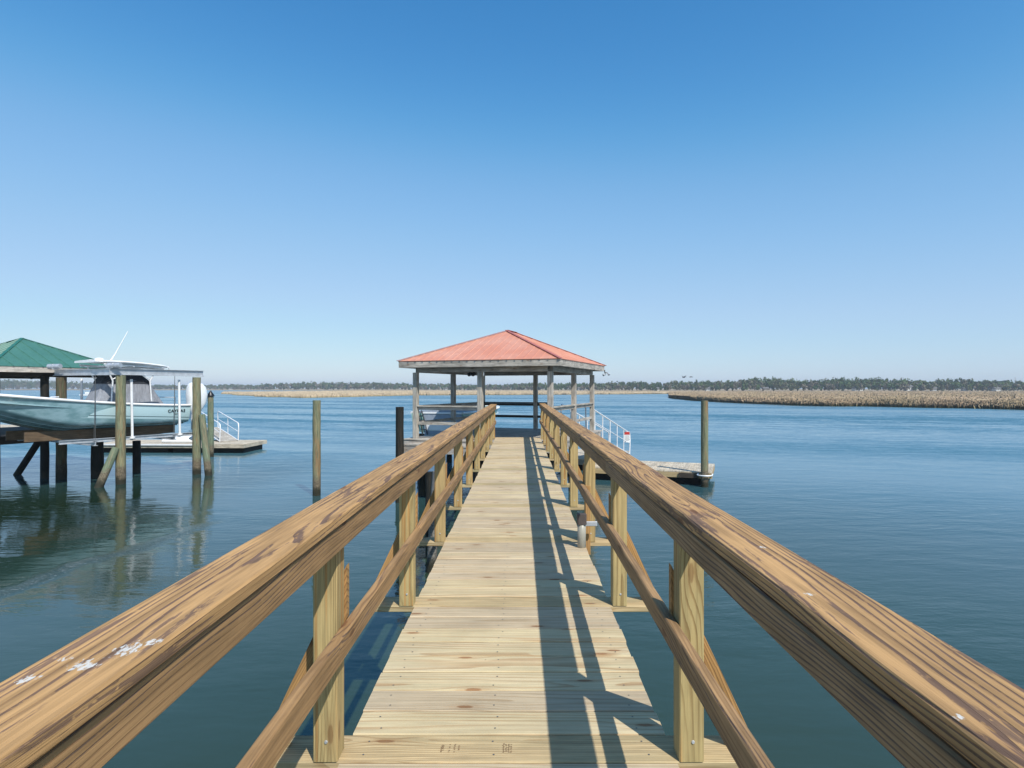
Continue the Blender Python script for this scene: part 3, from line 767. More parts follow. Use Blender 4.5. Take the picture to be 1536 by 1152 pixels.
BA = math.atan2(.49, -.87)     # bow direction (-.49,-.87)
boat = empty('center_console_boat', (-13.35, 23.0, -.09), BA, 'aqua centre console fishing boat with covered console and white T-top, hoisted on the lift', 'boat')
rg = make_boat(boat, 7.1, 2.5, .80, 1.42, M['hull'], M['white'])
# spray lines
q = MB()
for idx in (2, 4):
    for sgn in (1, -1):
        q.tube([(sgn * abs(r_[(len(r_) // 2) + idx][0]), r_[0][1], r_[(len(r_) // 2) + idx][2] - .004) for r_ in rg[:37]], .013, 6)
q.build('spray_rail', M['hull'], boat)
# covered console
def cloth_ring(cx, cy, z, hx, hy, amp, ph, n=72):
    out = []
    for k in range(n):
        t = 2 * math.pi * k / n; c_, s_ = math.cos(t), math.sin(t)
        e = .42
        x_ = hx * (abs(c_) ** e) * (1 if c_ > 0 else -1); y_ = hy * (abs(s_) ** e) * (1 if s_ > 0 else -1)
        f = 1 + amp * (math.sin(t * 11 + ph) * .6 + math.sin(t * 17 + 1.3 + ph * .5) * .4)
        out.append((cx + x_ * f, cy + y_ * f, z))
    return out
q = MB(); rs = []
for k in range(13):
    u = k / 12; z_ = .70 + u * 1.02
    rs.append(cloth_ring(0, 1.68 + .06 * u, z_ + .0, .70 - .27 * u ** .8, 1.33 - .58 * u ** .75, .035 * (1 - u * .6), u * .9))
q.loft(rs); cv = q.build('console_cover', M['cover'], boat)
q = MB(); rs = []
for k in range(7):
    u = k / 6; z_ = 1.60 + u * .33
    rs.append(cloth_ring(0, 1.73 + .06 * u, z_, .47 - .10 * u, .83 - .28 * u ** 1.5, .03, u + .5))
q.loft(rs); q.build('cover_top', M['cover_dark'], cv)
# T-top
tt = MB(); rs = []
for k in range(15):
    u = -1 + 2 * k / 14; y_ = 1.75 + u * 1.2; hw = .92 * (1 - .10 * abs(u) ** 3) ; zt = 2.32 + .06 * u + .05 * (1 - u * u)
    if k in (0, 14): hw *= .86
    rs.append([(-hw, y_, zt - .05), (-hw * .97, y_, zt - .004), (-hw * .5, y_, zt + .02), (0, y_, zt + .028), (hw * .5, y_, zt + .02), (hw * .97, y_, zt - .004), (hw, y_, zt - .05), (hw * .9, y_, zt - .065), (-hw * .9, y_, zt - .065)])
tt.loft(rs); top = tt.build('t_top', M['white'], boat)
q = MB()
for sx in (-.58, .58):
    q.tube([(sx, 2.4, .95), (sx * .98, 2.35, 1.7), (sx * 1.05, 2.6, 2.22)], .026, 8)
    q.tube([(sx, 1.05, .95), (sx * .98, 1.1, 1.7), (sx * 1.05, .85, 2.2)], .026, 8)
    q.tube([(sx * .98, 2.35, 1.75), (sx, 1.7, 2.12), (sx * .98, 1.1, 1.75)], .02, 8)
    q.tube([(sx * 1.4, 2.75, 2.26), (sx * 1.4, .7, 2.18)], .024, 8); q.tube([(sx * 1.05, 2.8, 2.2), (sx * 1.05, .65, 2.14)], .02, 8)
for y_ in (.8, 1.3, 1.8, 2.3, 2.7): q.tube([(-.85, y_, 2.2), (.85, y_, 2.2)], .016, 8)
q.build('support_frame', M['alu'], top)
q = MB()
q.box((0, .57, 2.22), (1.6, .06, .05)); 
for sx in (-.7, -.35, 0, .35, .7): q.tube([(sx, .53, 2.25), (sx, .38, 2.0)], .026, 8)
q.build('rod_holders', M['alu'], top)
q = MB(); q.box((.5, 2.45, 2.415), (.18, .34, .06), ch=.02); q.sphere((0, 2.5, 2.43), .15, 14, 8, (1, 1, .5)); q.build('radar_dome', M['white'], top)
q = MB(); q.tube([(-.70, 2.52, 2.33), (-.72, 2.36, 2.60)], .024, 8); q.tube([(-.72, 2.36, 2.60), (-.80, 1.98, 3.42)], [.020, .013], 8); q.build('antenna', M['white'], top)
q = MB()   # seat backrest frame, stern rail and bow details
q.tube([(-.7, .25, .84), (-.7, .25, 1.1), (.7, .25, 1.1), (.7, .25, .84)], .02, 8)
q.build('stern_rail', M['alu'], boat)
q = MB(); q.box((0, 6.3, 1.36), (.06, .34, .03), ch=.01); q.box((-1.12, 4.3, 1.17), (.04, .22, .03), ch=.008); q.box((-1.2, .5, .85), (.04, .2, .03), ch=.008); q.build('cleats', M['alu'], boat)
# outboard
ob = MB(); rs = []
for z_, hx, y0_, y1_ in ((.62, .10, -.62, -.30), (.78, .17, -.74, -.22), (.95, .225, -.86, -.15), (1.2, .235, -.92, -.13), (1.42, .215, -.86, -.16), (1.54, .16, -.72, -.22), (1.58, .07, -.55, -.32)):
    cy = (y0_ + y1_) / 2; hy = (y1_ - y0_) / 2
    rs.append([(hx * (abs(math.cos(t)) ** .6) * (1 if math.cos(t) > 0 else -1), cy + hy * (abs(math.sin(t)) ** .6) * (1 if math.sin(t) > 0 else -1), z_) for t in [2 * math.pi * k / 24 for k in range(24)]])
ob.loft(rs); motor = ob.build('outboard_motor', M['white'], boat); motor.location = (0, -.50, -.38); motor.scale = (1, 1, 1.3)
q = MB(); q.box((0, -.30, .42), (.62, .62, .34), ch=.05); q.build('engine_bracket', M['white'], boat)
q = MB(); q.box((0, -.46, .40), (.15, .30, .52), ch=.04); q.box((0, -.55, .10), (.34, .52, .025), ch=.008); q.build('midsection', M['white'], motor)
q = MB(); q.tube([(0, -.86, -.12), (0, -.62, -.12), (0, -.34, -.12), (0, -.2, -.12)], [.04, .075, .07, .02], 12); q.box((0, -.5, 0), (.05, .26, .26), ch=.015); q.build('gear_case', M['white'], motor)
q = MB()
for k in range(3):
    a = 2 * math.pi * k / 3; c_, s_ = math.cos(a), math.sin(a)
    V = [(0 * c_, -.84, -.12), (.05 * c_ - .06 * s_, -.80, -.12 + .05 * s_ + .06 * c_), (.19 * c_ - .07 * s_, -.82, -.12 + .19 * s_ + .07 * c_), (.19 * c_ + .05 * s_, -.88, -.12 + .19 * s_ - .05 * c_)]
    q.poly(V, .008, (0, 1, 0))
q.build('propeller', M['galv'], motor)
# maker's lettering on the hull near the stern (port side faces the camera)
def lettering(txt, size, mat, parent, mw, name='lettering', ext=.003):
    cu = bpy.data.curves.new(name, 'FONT'); cu.body = txt; cu.size = size; cu.extrude = ext; cu.offset = size * .012; cu.align_x = 'CENTER'; cu.space_character = 1.15
    o = bpy.data.objects.new(name, cu); COL.objects.link(o)
    dg = bpy.context.evaluated_depsgraph_get(); me = bpy.data.meshes.new_from_object(o.evaluated_get(dg))
    bpy.data.objects.remove(o); me.materials.clear(); me.materials.append(mat)
    o = bpy.data.objects.new(name, me); COL.objects.link(o); o.parent = parent; o.matrix_basis = mw; return o
# left hull side (local -x): find the outermost topside x at y = .95
def side_x(y, z):
    i = min(range(len(rg)), key=lambda k: abs(rg[k][0][1] - y)); pts_ = rg[i][:8]
    for a, b in zip(pts_[:-1], pts_[1:]):
        if (a[2] - z) * (b[2] - z) <= 0 and a[2] != b[2]:
            t = (z - a[2]) / (b[2] - a[2]); return a[0] + (b[0] - a[0]) * t
    return pts_[0][0]
def hull_text(txt, size, y, z):
    x_ = side_x(y, z) - .008; x2 = side_x(y, z + .1)
    up = Vector((x2 - 0.008 - x_, 0, .1)).normalized(); right = Vector((0, -1, 0)); nr = right.cross(up)
    mw = Matrix((right, up, nr)).transposed().to_4x4(); mw.translation = (x_ + nr.x * .006, y, z + nr.z * .006)
    return lettering(txt, size, M['black'], boat, mw)
hull_text('CAYMAS', .15, .52, .57); hull_text('BOATS', .05, .50, .49)

# ------------------------------------------------------------------ boat lift
lift = empty('boat_lift', (-14.0, 21.6, 0), 0, 'pile-mounted boat lift with galvanized top beams and cradle under the aqua boat', 'boat lift')
LO = Vector((-14.0, 21.6, 0))
def lp3(v): return Vector(v) - LO
def lpile(px, pyw, ztop, rad, mat, name='piling', base=None, lean=(0, 0), lab=None):
    p_ = base if base is not None else on_water(px, pyw); p_ = p_ - LO
    q = MB(); q.pile(p_.x - lean[0] * .4, p_.y - lean[1] * .4, WATER - 1.5, ztop, rad, lean)
    o = q.build(name, M[mat], lift)
    if lab: o['label'] = lab
    return p_ + LO
P1 = lpile(181, 726, at(0, 563, 20).z, .15, 'pile', lab='tan greenish pile at the near left corner of the lift')
P2 = lpile(295, 711, at(0, 566, 22.3).z, .145, 'pile', lab='tan greenish pile in front of the outboard')
B1 = lpile(92, 719, at(0, 566, 21).z, .16, 'pile_brown', lab='brown pile behind the bow end of the boat')
B3 = lpile(146, 716, -.52, .20, 'pile_dark')
B2 = lpile(205, 709, at(0, 661, 22.7).z, .14, 'pile_dark')
# battered braces
for (a, b, rad, mt) in ((on_water(148, 731), at(174, 672, 19.85), .12, 'pile_green'), (on_water(313, 713), at(303, 622, 22.2), .12, 'pile_green')):
    a = a - LO; b = b - LO; d = (a - b); q = MB(); q.tube([a + d * .5, a + d * .2, a, a - d * .5, b], [rad * 1.06, rad * 1.04, rad * 1.02, rad, rad * .95], 16, True, .08)
    q.build('brace_pile', M[mt], lift)
# top beams (I sections)
def ibeam(m, a, b, h=.2, w_=.13):
    a = Vector(a); b = Vector(b)
    m.board(a + Vector((0, 0, h / 2)), b + Vector((0, 0, h / 2)), w_, .016, (0, 0, 1), .002)
    m.board(a - Vector((0, 0, h / 2)), b - Vector((0, 0, h / 2)), w_, .016, (0, 0, 1), .002)
    m.board(a, b, .012, h - .018, (0, 0, 1), .001)
zt1 = at(0, 563, 20).z
d12 = (P2 - P1); d12.z = 0; d12.normalize()
ztop = zt1 + .12
q = MB(); a = lp3((P1.x, P1.y, ztop)) - d12 * .35; b = lp3((P2.x, P2.y, ztop)) + d12 * .25; ibeam(q, a, b); q.build('top_beam', M['galv'], lift)
dB = Vector((.49, .87, 0)); nB = Vector((.87, -.49, 0))
d1 = Vector((P1.x - B1.x, P1.y - B1.y, 0)).normalized()
q = MB(); a = lp3(Vector((B1.x, B1.y, ztop)) - d1 * .35); b = lp3(Vector((P1.x, P1.y, ztop)) - d1 * .09); ibeam(q, a, b, .2, .12); q.build('cross_beam', M['galv'], lift)
for c in (B1, P1):
    q = MB(); o = lp3((c.x, c.y, ztop + .2)); q.box((o.x - .12, o.y - .2, o.z), (.26, .2, .18), BA, ch=.02); q.tube([(o.x - .25, o.y - .25, o.z), (o.x + .2, o.y - .3, o.z + .01)], .085, 14); q.build('winch_motor', M['galv'], lift)
# cradle: two cross beams, two long bunks
bw0 = Vector((-13.35, 23.0, 0)); bd = Vector((-.49, -.87, 0)); bs = Vector((-.87, .49, 0))
def bl(x, y, z): return bw0 + bs * x + bd * y + Vector((0, 0, z))
for yy in (.7, 3.3):
    q = MB(); ibeam(q, lp3(bl(-1.45, yy, -.42)), lp3(bl(1.45, yy, -.42)), .17, .12); q.build('cradle_beam', M['galv'], lift)
    for s_ in (-1, 1):
        q = MB(); tp = bl(s_ * 1.42, yy, ztop - .1)
        if s_ < 0: q.tube([lp3(bl(s_ * 1.42, yy, -.4)), lp3(tp)], .007, 6); q.tube([lp3(bl(s_ * 1.42 + .09, yy, -.4)), lp3(tp)], .007, 6); q.build('cable', M['cable'], lift)
q = MB()
for s_ in (-1, 1): ibeam(q, lp3(bl(s_ * 1.38, -.2, -.34)), lp3(bl(s_ * 1.38, 4.3, -.34)), .10, .09)
q.build('side_channel', M['galv'], lift)
for s_ in (-1, 1):
    q = MB(); q.board(lp3(bl(s_ * .62, .25, -.16)), lp3(bl(s_ * .62, 4.9, -.16)), .05, .30, (0, 0, 1)); q.build('bunk', M['bunk'], lift)
for (s_, yy, zt_) in ((-1.40, 2.15, 1.66), (-1.40, .50, 1.66), (1.40, 2.4, 1.70), (1.40, .05, 1.66), ):
    q = MB(); q.tube([lp3(bl(s_, yy, -.36)), lp3(bl(s_ * .985, yy + .02, zt_))], .042, 10); q.tube([lp3(bl(s_, yy, -.36)), lp3(bl(s_, yy, -.30))], .09, 10)
    q.tube([lp3(bl(s_, yy, -.38)), lp3(bl(s_ * .90, yy, -.38))], .04, 8); q.build('guide_pole', M['pvc'], lift)

# ------------------------------------------------------------------ green roofed shelter on the far left
sh = empty('boat_shelter', (-17.3, 19.6, 0), math.atan2(.87, .49) - R(90), 'boat shelter with green metal hip roof on dark posts behind the boat lift', 'shelter')
# local y = along the eave (.49,.87), local x = (.87,-.49): towards the camera side
SL, SW = 4.15, 6.3
ZE = EYE + .73; 
hip_roof(sh, -SW, 0, 0, SL, ZE + .012, EYE + 1.90, M['green_roof'], M['green_trim'], .42, .034, True)
q = MB()
for a, b in (((-.035, .03), (-.035, SL - .03)), ((-SW + .035, .03), (-SW + .035, SL - .03)), ((-.055, .035), (-SW + .055, .035)), ((-.055, SL - .035), (-SW + .055, SL - .035))):
    q.board((*a, ZE - .1), (*b, ZE - .1), .036, .19, (0, 0, 1))
q.build('fascia', M['grey'], sh)
for a, b in (((-.5, .1), (-.5, SL - .1)), ((-SW + .5, .1), (-SW + .5, SL - .1))):
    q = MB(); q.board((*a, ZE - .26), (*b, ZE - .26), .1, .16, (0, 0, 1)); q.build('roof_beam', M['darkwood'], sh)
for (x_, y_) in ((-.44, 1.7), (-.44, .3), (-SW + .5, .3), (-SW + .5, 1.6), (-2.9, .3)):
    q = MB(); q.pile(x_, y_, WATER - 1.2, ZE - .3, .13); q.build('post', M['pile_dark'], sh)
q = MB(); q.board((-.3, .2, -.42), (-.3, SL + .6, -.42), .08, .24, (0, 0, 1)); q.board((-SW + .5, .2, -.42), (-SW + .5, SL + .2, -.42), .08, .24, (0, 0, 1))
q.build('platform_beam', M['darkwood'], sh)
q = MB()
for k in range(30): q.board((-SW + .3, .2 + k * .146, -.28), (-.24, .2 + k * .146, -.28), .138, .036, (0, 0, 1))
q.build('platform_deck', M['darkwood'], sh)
q = MB(); q.tube([(-.55, 1.7, -.3), (-2.3, 1.6, WATER), (-3.1, 1.55, WATER - 1.0)], .11, 12, True, .08); q.build('brace_pile', M['pile_dark'], sh)
q = MB(); q.tube([(-.42, 1.5, ZE - .33), (-.42, 1.3, ZE - .42), (-.42, 1.1, ZE - .33)], .012, 6); q.build('hanging_cable', M['rope'], sh)

# low float beyond it at the left edge
lf2 = empty('floating_dock', (-29.2, 39.5, 0), R(-18), 'low tan floating dock at the left edge of the frame behind the aqua boat', 'dock')
float_dock(lf2, -12, 0, 0, 2.4, M['float'], M['grey'])

# ------------------------------------------------------------------ left float with its gangway rails and pile
lf = empty('floating_dock', (-13.45, 29.5, 0), R(-2), 'weathered plank floating dock with whitewashed edges behind the boat lift', 'dock')
float_dock(lf, -7.6, 0, -.2, 2.3, M['float'], M['float'], .15)
q = MB(); q.board((-7.6, -.24, FZ - .03), (-2.2, -.24, FZ - .03), .06, .07, (0, 0, 1)); q.build('edge_board', M['pvc'], lf)
p3 = at(316, 590, 27.9); q = MB(); q.pile(p3.x, p3.y, WATER - 1.5, at(0, 594, 27.9).z, .135)
pc = q.build('mooring_pile', M['pile_green']); tag(pc, 'green streaked pile with a black pointed cap just right of the outboard', 'piling')
q = MB(); z0 = at(0, 594, 27.9).z; q.tube([(p3.x, p3.y, z0 - .02), (p3.x, p3.y, z0 + .04), (p3.x, p3.y, z0 + .26)], [.165, .16, .01], 16); o = q.build('pile_cap', M['black'], pc)
lg = empty('gangway', (0, 0, 0), 0, 'white tubular rails of a small gangway on the left floating dock', 'gangway')
ga = at(314, 660, 33.0); gb = at(344, 664, 30.8)
ga.z = -.80; gb.z = FZ + .05
gangway(lg, ga, gb, .9, .88, 2)
# second gangway section below the boat: dinghy like clutter on the float
dg_ = empty('dinghy', (-16.8, 30.4, FZ), R(8), 'small white upturned dinghy lying on the left floating dock under the lifted boat', 'dinghy')
q = MB(); rs = []
for k in range(11):
    u = k / 10; b = .55 * math.sin(math.pi * (.12 + .8 * u)) ** .5; hh = .34 * (math.sin(math.pi * (.1 + .8 * u))) ** .4
    rs.append([(-1.1 + 2.2 * u, -b, .01), (-1.1 + 2.2 * u, -b * .85, hh * .7), (-1.1 + 2.2 * u, -b * .4, hh), (-1.1 + 2.2 * u, b * .4, hh), (-1.1 + 2.2 * u, b * .85, hh * .7), (-1.1 + 2.2 * u, b, .01)])
q.loft(rs); q.build('hull', M['white'], dg_)
q = MB(); q.board((-1.0, 0, .36), (1.0, 0, .36), .04, .05, (0, 0, 1)); q.build('keel', M['coverblue'], dg_)

# ------------------------------------------------------------------ skiff on the far side of the pavilion
sk = empty('skiff', (-3.05, 22.2, -.42), R(-20), 'small mint and white skiff seen through the left front bay of the pavilion', 'boat')
q = MB(); q.box((.25, -.03, .63), (1.55, .03, .36), ch=.01); q.build('motor_well_cover', M['coverblue'], sk)
q = MB(); q.box((.25, -.035, .855), (1.6, .06, .07), ch=.01); q.build('rub_rail', M['white'], sk)
rg2 = make_boat(sk, 5.2, 2.15, .84, 1.0, M['mint'], M['white'])
q = MB(); q.box((.25, -.02, .31), (1.55, .03, .22), ch=.01); q.build('transom_panel', M['white'], sk)
q = MB(); q.box((.25, -.025, .09), (1.5, .03, .2), ch=.01); q.build('lower_panel', M['coverblue'], sk)
q = MB(); rs = []
for k in range(9):
    u = k / 8; rs.append([(-.92, u * 3.6 + .02, .80), (-.75, u * 3.6, .92 + .04 * math.sin(u * 9)), (0, u * 3.6, .98), (.75, u * 3.6, .92 + .04 * math.sin(u * 7)), (.92, u * 3.6 + .02, .80)])
q.loft(rs, closed=True); q.build('canvas', M['coverblue'], sk)
q = MB(); q.tube([(-.78, -.06, .9), (-.62, -.10, .45), (-.55, -.08, .05)], .03, 8); q.tube([(-.62, -.06, .95), (-.42, -.10, .45), (-.36, -.08, .05)], .02, 8)
for t in (.2, .4, .6, .8): q.tube([(-.78 + .22 * t, -.08, .9 - .85 * t), (-.60 + .22 * t, -.08, .92 - .85 * t)], .015, 6)
q.build('ladder', M['steel_dark'], sk)
ck = empty('lift_cradle', (-3.05, 22.2, 0), R(-20), 'dark timber cradle on piles carrying the mint skiff beyond the pavilion', 'cradle')
q = MB()
for y_ in (.9, 3.4): q.board((-1.25, y_, -.52), (1.15, y_, -.52), .14, .2, (0, 0, 1))
q.build('beam', M['darkwood'], ck)
for y_ in (.9, 3.4):
    for x_ in (-1.2, 1.05):
        q = MB(); q.pile(x_, y_, WATER - 1.2, -.62, .12); q.build('piling', M['pile_dark'], ck)

# ------------------------------------------------------------------ far shore: marshes, land, wood
def bulk(name, V, F, mat, attrs=None, smooth=False):
    me = bpy.data.meshes.new(name); V = np.asarray(V, dtype=np.float32); F = np.asarray(F, dtype=np.int32)
    k = F.shape[1]; me.vertices.add(len(V)); me.vertices.foreach_set('co', V.ravel())
    me.loops.add(F.size); me.loops.foreach_set('vertex_index', F.ravel()); me.polygons.add(len(F))
    me.polygons.foreach_set('loop_start', np.arange(0, F.size, k, dtype=np.int32)); me.polygons.foreach_set('loop_total', np.full(len(F), k, dtype=np.int32))
    for nm, arr in (attrs or {}).items():
        a = me.attributes.new(nm, 'FLOAT', 'POINT'); a.data.foreach_set('value', np.asarray(arr, dtype=np.float32))
    me.update(calc_edges=True); me.validate(); me.materials.append(mat)
    o = bpy.data.objects.new(name, me); COL.objects.link(o); return o
def line_y(pts, x): return np.interp(x, [p[0] for p in pts], [p[1] for p in pts])

def marsh_mat(name, top, low, alt):
    n = NT(name); P = n.pos(); z = n.sep(P)[2]; r = n.attr('rnd', 'Fac')
    f = n.noise(n.vm('MULTIPLY', P, (1, .35, 1)), .13, 5, .65); f2 = n.noise(n.vm('MULTIPLY', P, (1, 1, 0)), 1.1, 3)
    c = n.mix(n.ss(f, .36, .62), top, alt)
    c = n.mix(n.ss(n.ma('ADD', z, n.ma('MULTIPLY', f2, .4)), WATER + .75, WATER + .3), c, low)
    k = n.ss(n.ma('ADD', n.ma('MULTIPLY', f2, .5), n.ma('MULTIPLY', r, .5)), .25, .75, .84, 1.1)
    gn = n.n.new('ShaderNodeNewGeometry').outputs['Normal']
    n.l.new(n.vm('NORMALIZE', n.vm('ADD', n.vm('SCALE', gn, .45), (.1, -.25, 1.0))), n.p.inputs['Normal'])
    return n.fin(n.mix(1.0, c, n.comb(k, k, k), 'MULTIPLY'), .9, 0, .1)
MM1 = marsh_mat('marsh_grass_right', (.53, .39, .26), (.22, .20, .10), (.47, .37, .23))
MM2 = marsh_mat('marsh_grass_left', (.68, .55, .38), (.38, .32, .17), (.62, .50, .34))
def marsh(name, front, back, mat, h, ntuft, band, view, lab):
    """front/back: polylines (x, y). A grassy sheet plus upright tufts, dense along the water's edge"""
    x0, x1 = front[0][0], front[-1][0]; nx = 420; ny = 16
    xs = np.linspace(x0, x1, nx); V = []; 
    for j in range(ny + 1):
        u = (j / ny) ** 1.6
        yf = line_y(front, xs) + 2.0 * np.sin(xs * .21) + 1.2 * np.sin(xs * .53 + 1) ; yb = line_y(back, xs); yy = yf + (np.maximum(yb, yf + .3) - yf) * u
        zz = np.full(nx, WATER + h * .80) + rng.normal(0, .10, nx)
        if j == 0: zz[:] = WATER - .1
        V.append(np.stack([xs, yy + (0 if j else 0), zz], 1))
    V = np.concatenate(V); F = []
    for j in range(ny):
        for i in range(nx - 1): F.append((j * nx + i, j * nx + i + 1, (j + 1) * nx + i + 1, (j + 1) * nx + i))
    # tufts: upright tapering blades in random directions
    nn_ = int(ntuft * .5); xe = min(x1, view[4]); xn = x0 + (xe - x0) * rng.random(nn_)
    pv_ = view[0] + (view[1] - view[0]) * rng.random(ntuft * 3); yv_ = view[2] + (view[3] - view[2]) * rng.random(ntuft * 3) ** 1.2; xv_ = (pv_ - 779) / 900 * yv_
    ok_ = (xv_ > x0) & (xv_ < x1) & (yv_ > line_y(front, xv_) + 2) & (yv_ < line_y(back, xv_)); xi = xv_[ok_][:ntuft - nn_]; yi = yv_[ok_][:ntuft - nn_]
    ntuft = nn_ + len(xi); xs = np.concatenate([xn, xi])
    yf = line_y(front, xs) + 2.0 * np.sin(xs * .21) + 1.2 * np.sin(xs * .53 + 1); yb = np.maximum(line_y(back, xs), yf + .3)
    yy = np.concatenate([(yf + rng.random(ntuft) ** 1.3 * np.minimum(band, yb - yf))[:nn_], yi])
    hh = h * (.85 + .3 * rng.random(ntuft)) * np.clip(.55 + (yy - yf) / 4.0, .55, 1.0); wd = .06 + .10 * rng.random(ntuft) * (yy / 90); an = rng.random(ntuft) * 3.1416
    dx = np.cos(an) * wd; dy = np.sin(an) * wd; lx = rng.normal(0, .14, ntuft); ly = rng.normal(0, .14, ntuft)
    z0 = np.full(ntuft, WATER - .05)
    T = np.stack([np.stack([xs - dx, yy - dy, z0], 1), np.stack([xs + dx, yy + dy, z0], 1), np.stack([xs + dx * .5 + lx, yy + dy * .5 + ly, z0 + hh], 1), np.stack([xs - dx * .5 + lx, yy - dy * .5 + ly, z0 + hh * .93], 1)], 1).reshape(-1, 3)
    n0 = len(V); F = np.concatenate([np.array(F), n0 + np.arange(ntuft * 4).reshape(-1, 4)])
    r = np.concatenate([np.full(n0, .5), np.repeat(rng.random(ntuft), 4)])
    o = bulk(name, np.concatenate([V, T]), F, mat, {'rnd': r}); tag(o, lab, 'marsh grass', kind='stuff'); return o
def wp(px, Y): return ((px - 779) / 900 * Y, Y)
fr = [(44.3, 151), (45.2, 136), (47, 124), wp(1197, 111), wp(1342, 100), wp(1536, 88), wp(1900, 76), (150, 66), (420, 55)]
bk = [(44.3, 153), (46, 178), (48, 193), (75, 301), (107, 430), (150, 422), (260, 412), (420, 410)]
marsh('marsh_grass', fr, bk, MM1, 1.2, 120000, 9, (995, 1580, 85, 430, 90), 'wide reddish brown marsh grass bank on the right, in front of the wooded shore')
fl_ = [wp(335, 330), wp(350, 285), wp(400, 215), wp(456, 196), wp(540, 222), wp(620, 262), wp(780, 280), wp(905, 300), wp(1000, 330), wp(1090, 350)]
bk_ = [(x_ - 0, y_ + 3 if i == 0 else 480 + (0 if x_ < 0 else -90 * min(1, x_ / 60))) for i, (x_, y_) in enumerate(fl_)]
marsh('marsh_grass', fl_, bk_, MM2, 1.25, 70000, 14, (325, 1100, 190, 480, 130), 'pale straw coloured marsh bank stretching behind the pavilion and to its left')
shore = [(-1100, 840), (-810, 900), wp(305, 930), wp(420, 800), wp(600, 740), wp(780, 640), wp(950, 520), wp(1100, 465), wp(1300, 440), wp(1536, 435), (560, 430), (900, 430)]
# strip of pale shore grass, and land behind it
xs = np.linspace(-1100, 900, 300); V = []; yf = line_y(shore, xs)
for dy, dz in ((-26, -.1), (-24, .75), (0, .9), (60, 1.0), (4500, 1.2)):
    V.append(np.stack([xs, yf + dy + (3 * np.sin(xs * .05) if dy < 0 else 0), np.full(300, WATER + dz)], 1))
V = np.concatenate(V); F = [(j * 300 + i, j * 300 + i + 1, (j + 1) * 300 + i + 1, (j + 1) * 300 + i) for j in range(4) for i in range(299)]
tag(bulk('shore_land', V, F, marsh_mat('shore_grass', (.40, .32, .21), (.24, .2, .11), (.34, .28, .19)), {'rnd': np.full(len(V), .5)}), kind='structure')

tops = [(-100, 572), (0, 569), (60, 570), (130, 574), (220, 577), (305, 578), (330, 577), (350, 576.5), (380, 577.5), (420, 574.5), (470, 573.3), (510, 573), (560, 573.5), (600, 575.2), (700, 576.5), (760, 577.5), (790, 575), (850, 575.5), (905, 574), (930, 573), (955, 573), (985, 574.5), (1003, 573), (1060, 571), (1085, 573), (1110, 569), (1135, 567), (1165, 566.5), (1180, 569), (1195, 568), (1215, 571), (1235, 569), (1250, 567), (1300, 567.5), (1350, 568), (1370, 570), (1400, 571), (1440, 569.5), (1480, 571), (1536, 572.5), (1700, 571)]
tx = [t[0] for t in tops]; ty = [t[1] for t in tops]
def foliage_mat():
    n = NT('far_foliage'); r = n.attr('tint', 'Fac'); q_ = n.attr('rnd', 'Fac')
    c = n.mix(n.ss(r, .30, .36), (.065, .12, .042), (.105, .16, .055))
    c = n.mix(n.ss(r, .55, .6), c, (.135, .155, .07)); c = n.mix(n.ss(r, .74, .8), c, (.20, .18, .125))
    k = n.ma('ADD', .75, n.ma('MULTIPLY', q_, .5))
    return n.fin(n.mix(1.0, c, n.comb(k, k, k), 'MULTIPLY'), .8, 0, .15)
Vs, Fs, Ts, Rs = [], [], [], []; nv = 0
def crown(cx, cy, z0, z1, rad, n_, tint, size):
    global nv
    # several sub-clumps fill the crown unevenly
    nc = 7; cc = rng.normal(0, 1, (nc, 3)); cc /= np.linalg.norm(cc, axis=1)[:, None]; cc *= (.35 + .4 * rng.random(nc))[:, None]
    pick = rng.integers(0, nc, n_); d = rng.normal(0, 1, (n_, 3)); d /= np.linalg.norm(d, axis=1)[:, None]
    p_ = cc[pick] + d * (.28 + .16 * rng.random(n_))[:, None]
    hz = (z1 - z0) / 2; P_ = np.stack([cx + p_[:, 0] * rad, cy + p_[:, 1] * rad, (z0 + z1) / 2 + p_[:, 2] * hz], 1)
    a = rng.normal(0, 1, (n_, 3)); a /= np.linalg.norm(a, axis=1)[:, None]; b = np.cross(a, d); b /= np.linalg.norm(b, axis=1)[:, None] + 1e-6
    s_ = size * (.6 + .8 * rng.random(n_))[:, None]
    Q = np.stack([P_ - a * s_ - b * s_ * .6, P_ + a * s_ * .9 - b * s_ * .7, P_ + a * s_ + b * s_ * .6, P_ - a * s_ * .8 + b * s_ * .8], 1).reshape(-1, 3)
    Vs.append(Q); Fs.append(nv + np.arange(n_ * 4).reshape(-1, 4)); nv += n_ * 4
    Ts.append(np.full(n_ * 4, tint)); Rs.append(np.repeat(rng.random(n_) * .6 + .4 * rng.random(), 4))
px = -90.0
while px < 1690:
    for row in range(4):
        pxx = px + random.uniform(-3, 3); Yb = None
        # solve shore distance for this bearing
        Yb = 600.0
        for _ in range(12): Yb = float(line_y(shore, (pxx - 779) / 900 * Yb))
        Y = Yb + 8 + row * 14 + random.uniform(-4, 4)
        H = (582 - np.interp(pxx, tx, ty)) * Y / 900 + 3.2
        X = (pxx - 779) / 900 * Y
        h = H * (random.uniform(.42, .8) if row == 0 else random.uniform(.62, .92) if row == 1 else random.uniform(.78, 1.06))
        tint = random.random() if row < 2 else random.random() * .72
        if row == 0 and random.random() < .5: tint = random.uniform(.6, 1)
        rad = h * random.uniform(.30, .46) if tint > .34 else h * random.uniform(.24, .34)
        crown(X, Y, WATER + 1 + h * (0.02 if row < 2 else .25), WATER + 1 + h, rad, 95 if Y < 620 else 60, tint, (.50 if Y < 620 else .75) * (1.0))
    px += 4.6 if px > 900 else 3.6
V = np.concatenate(Vs); F = np.concatenate(Fs)
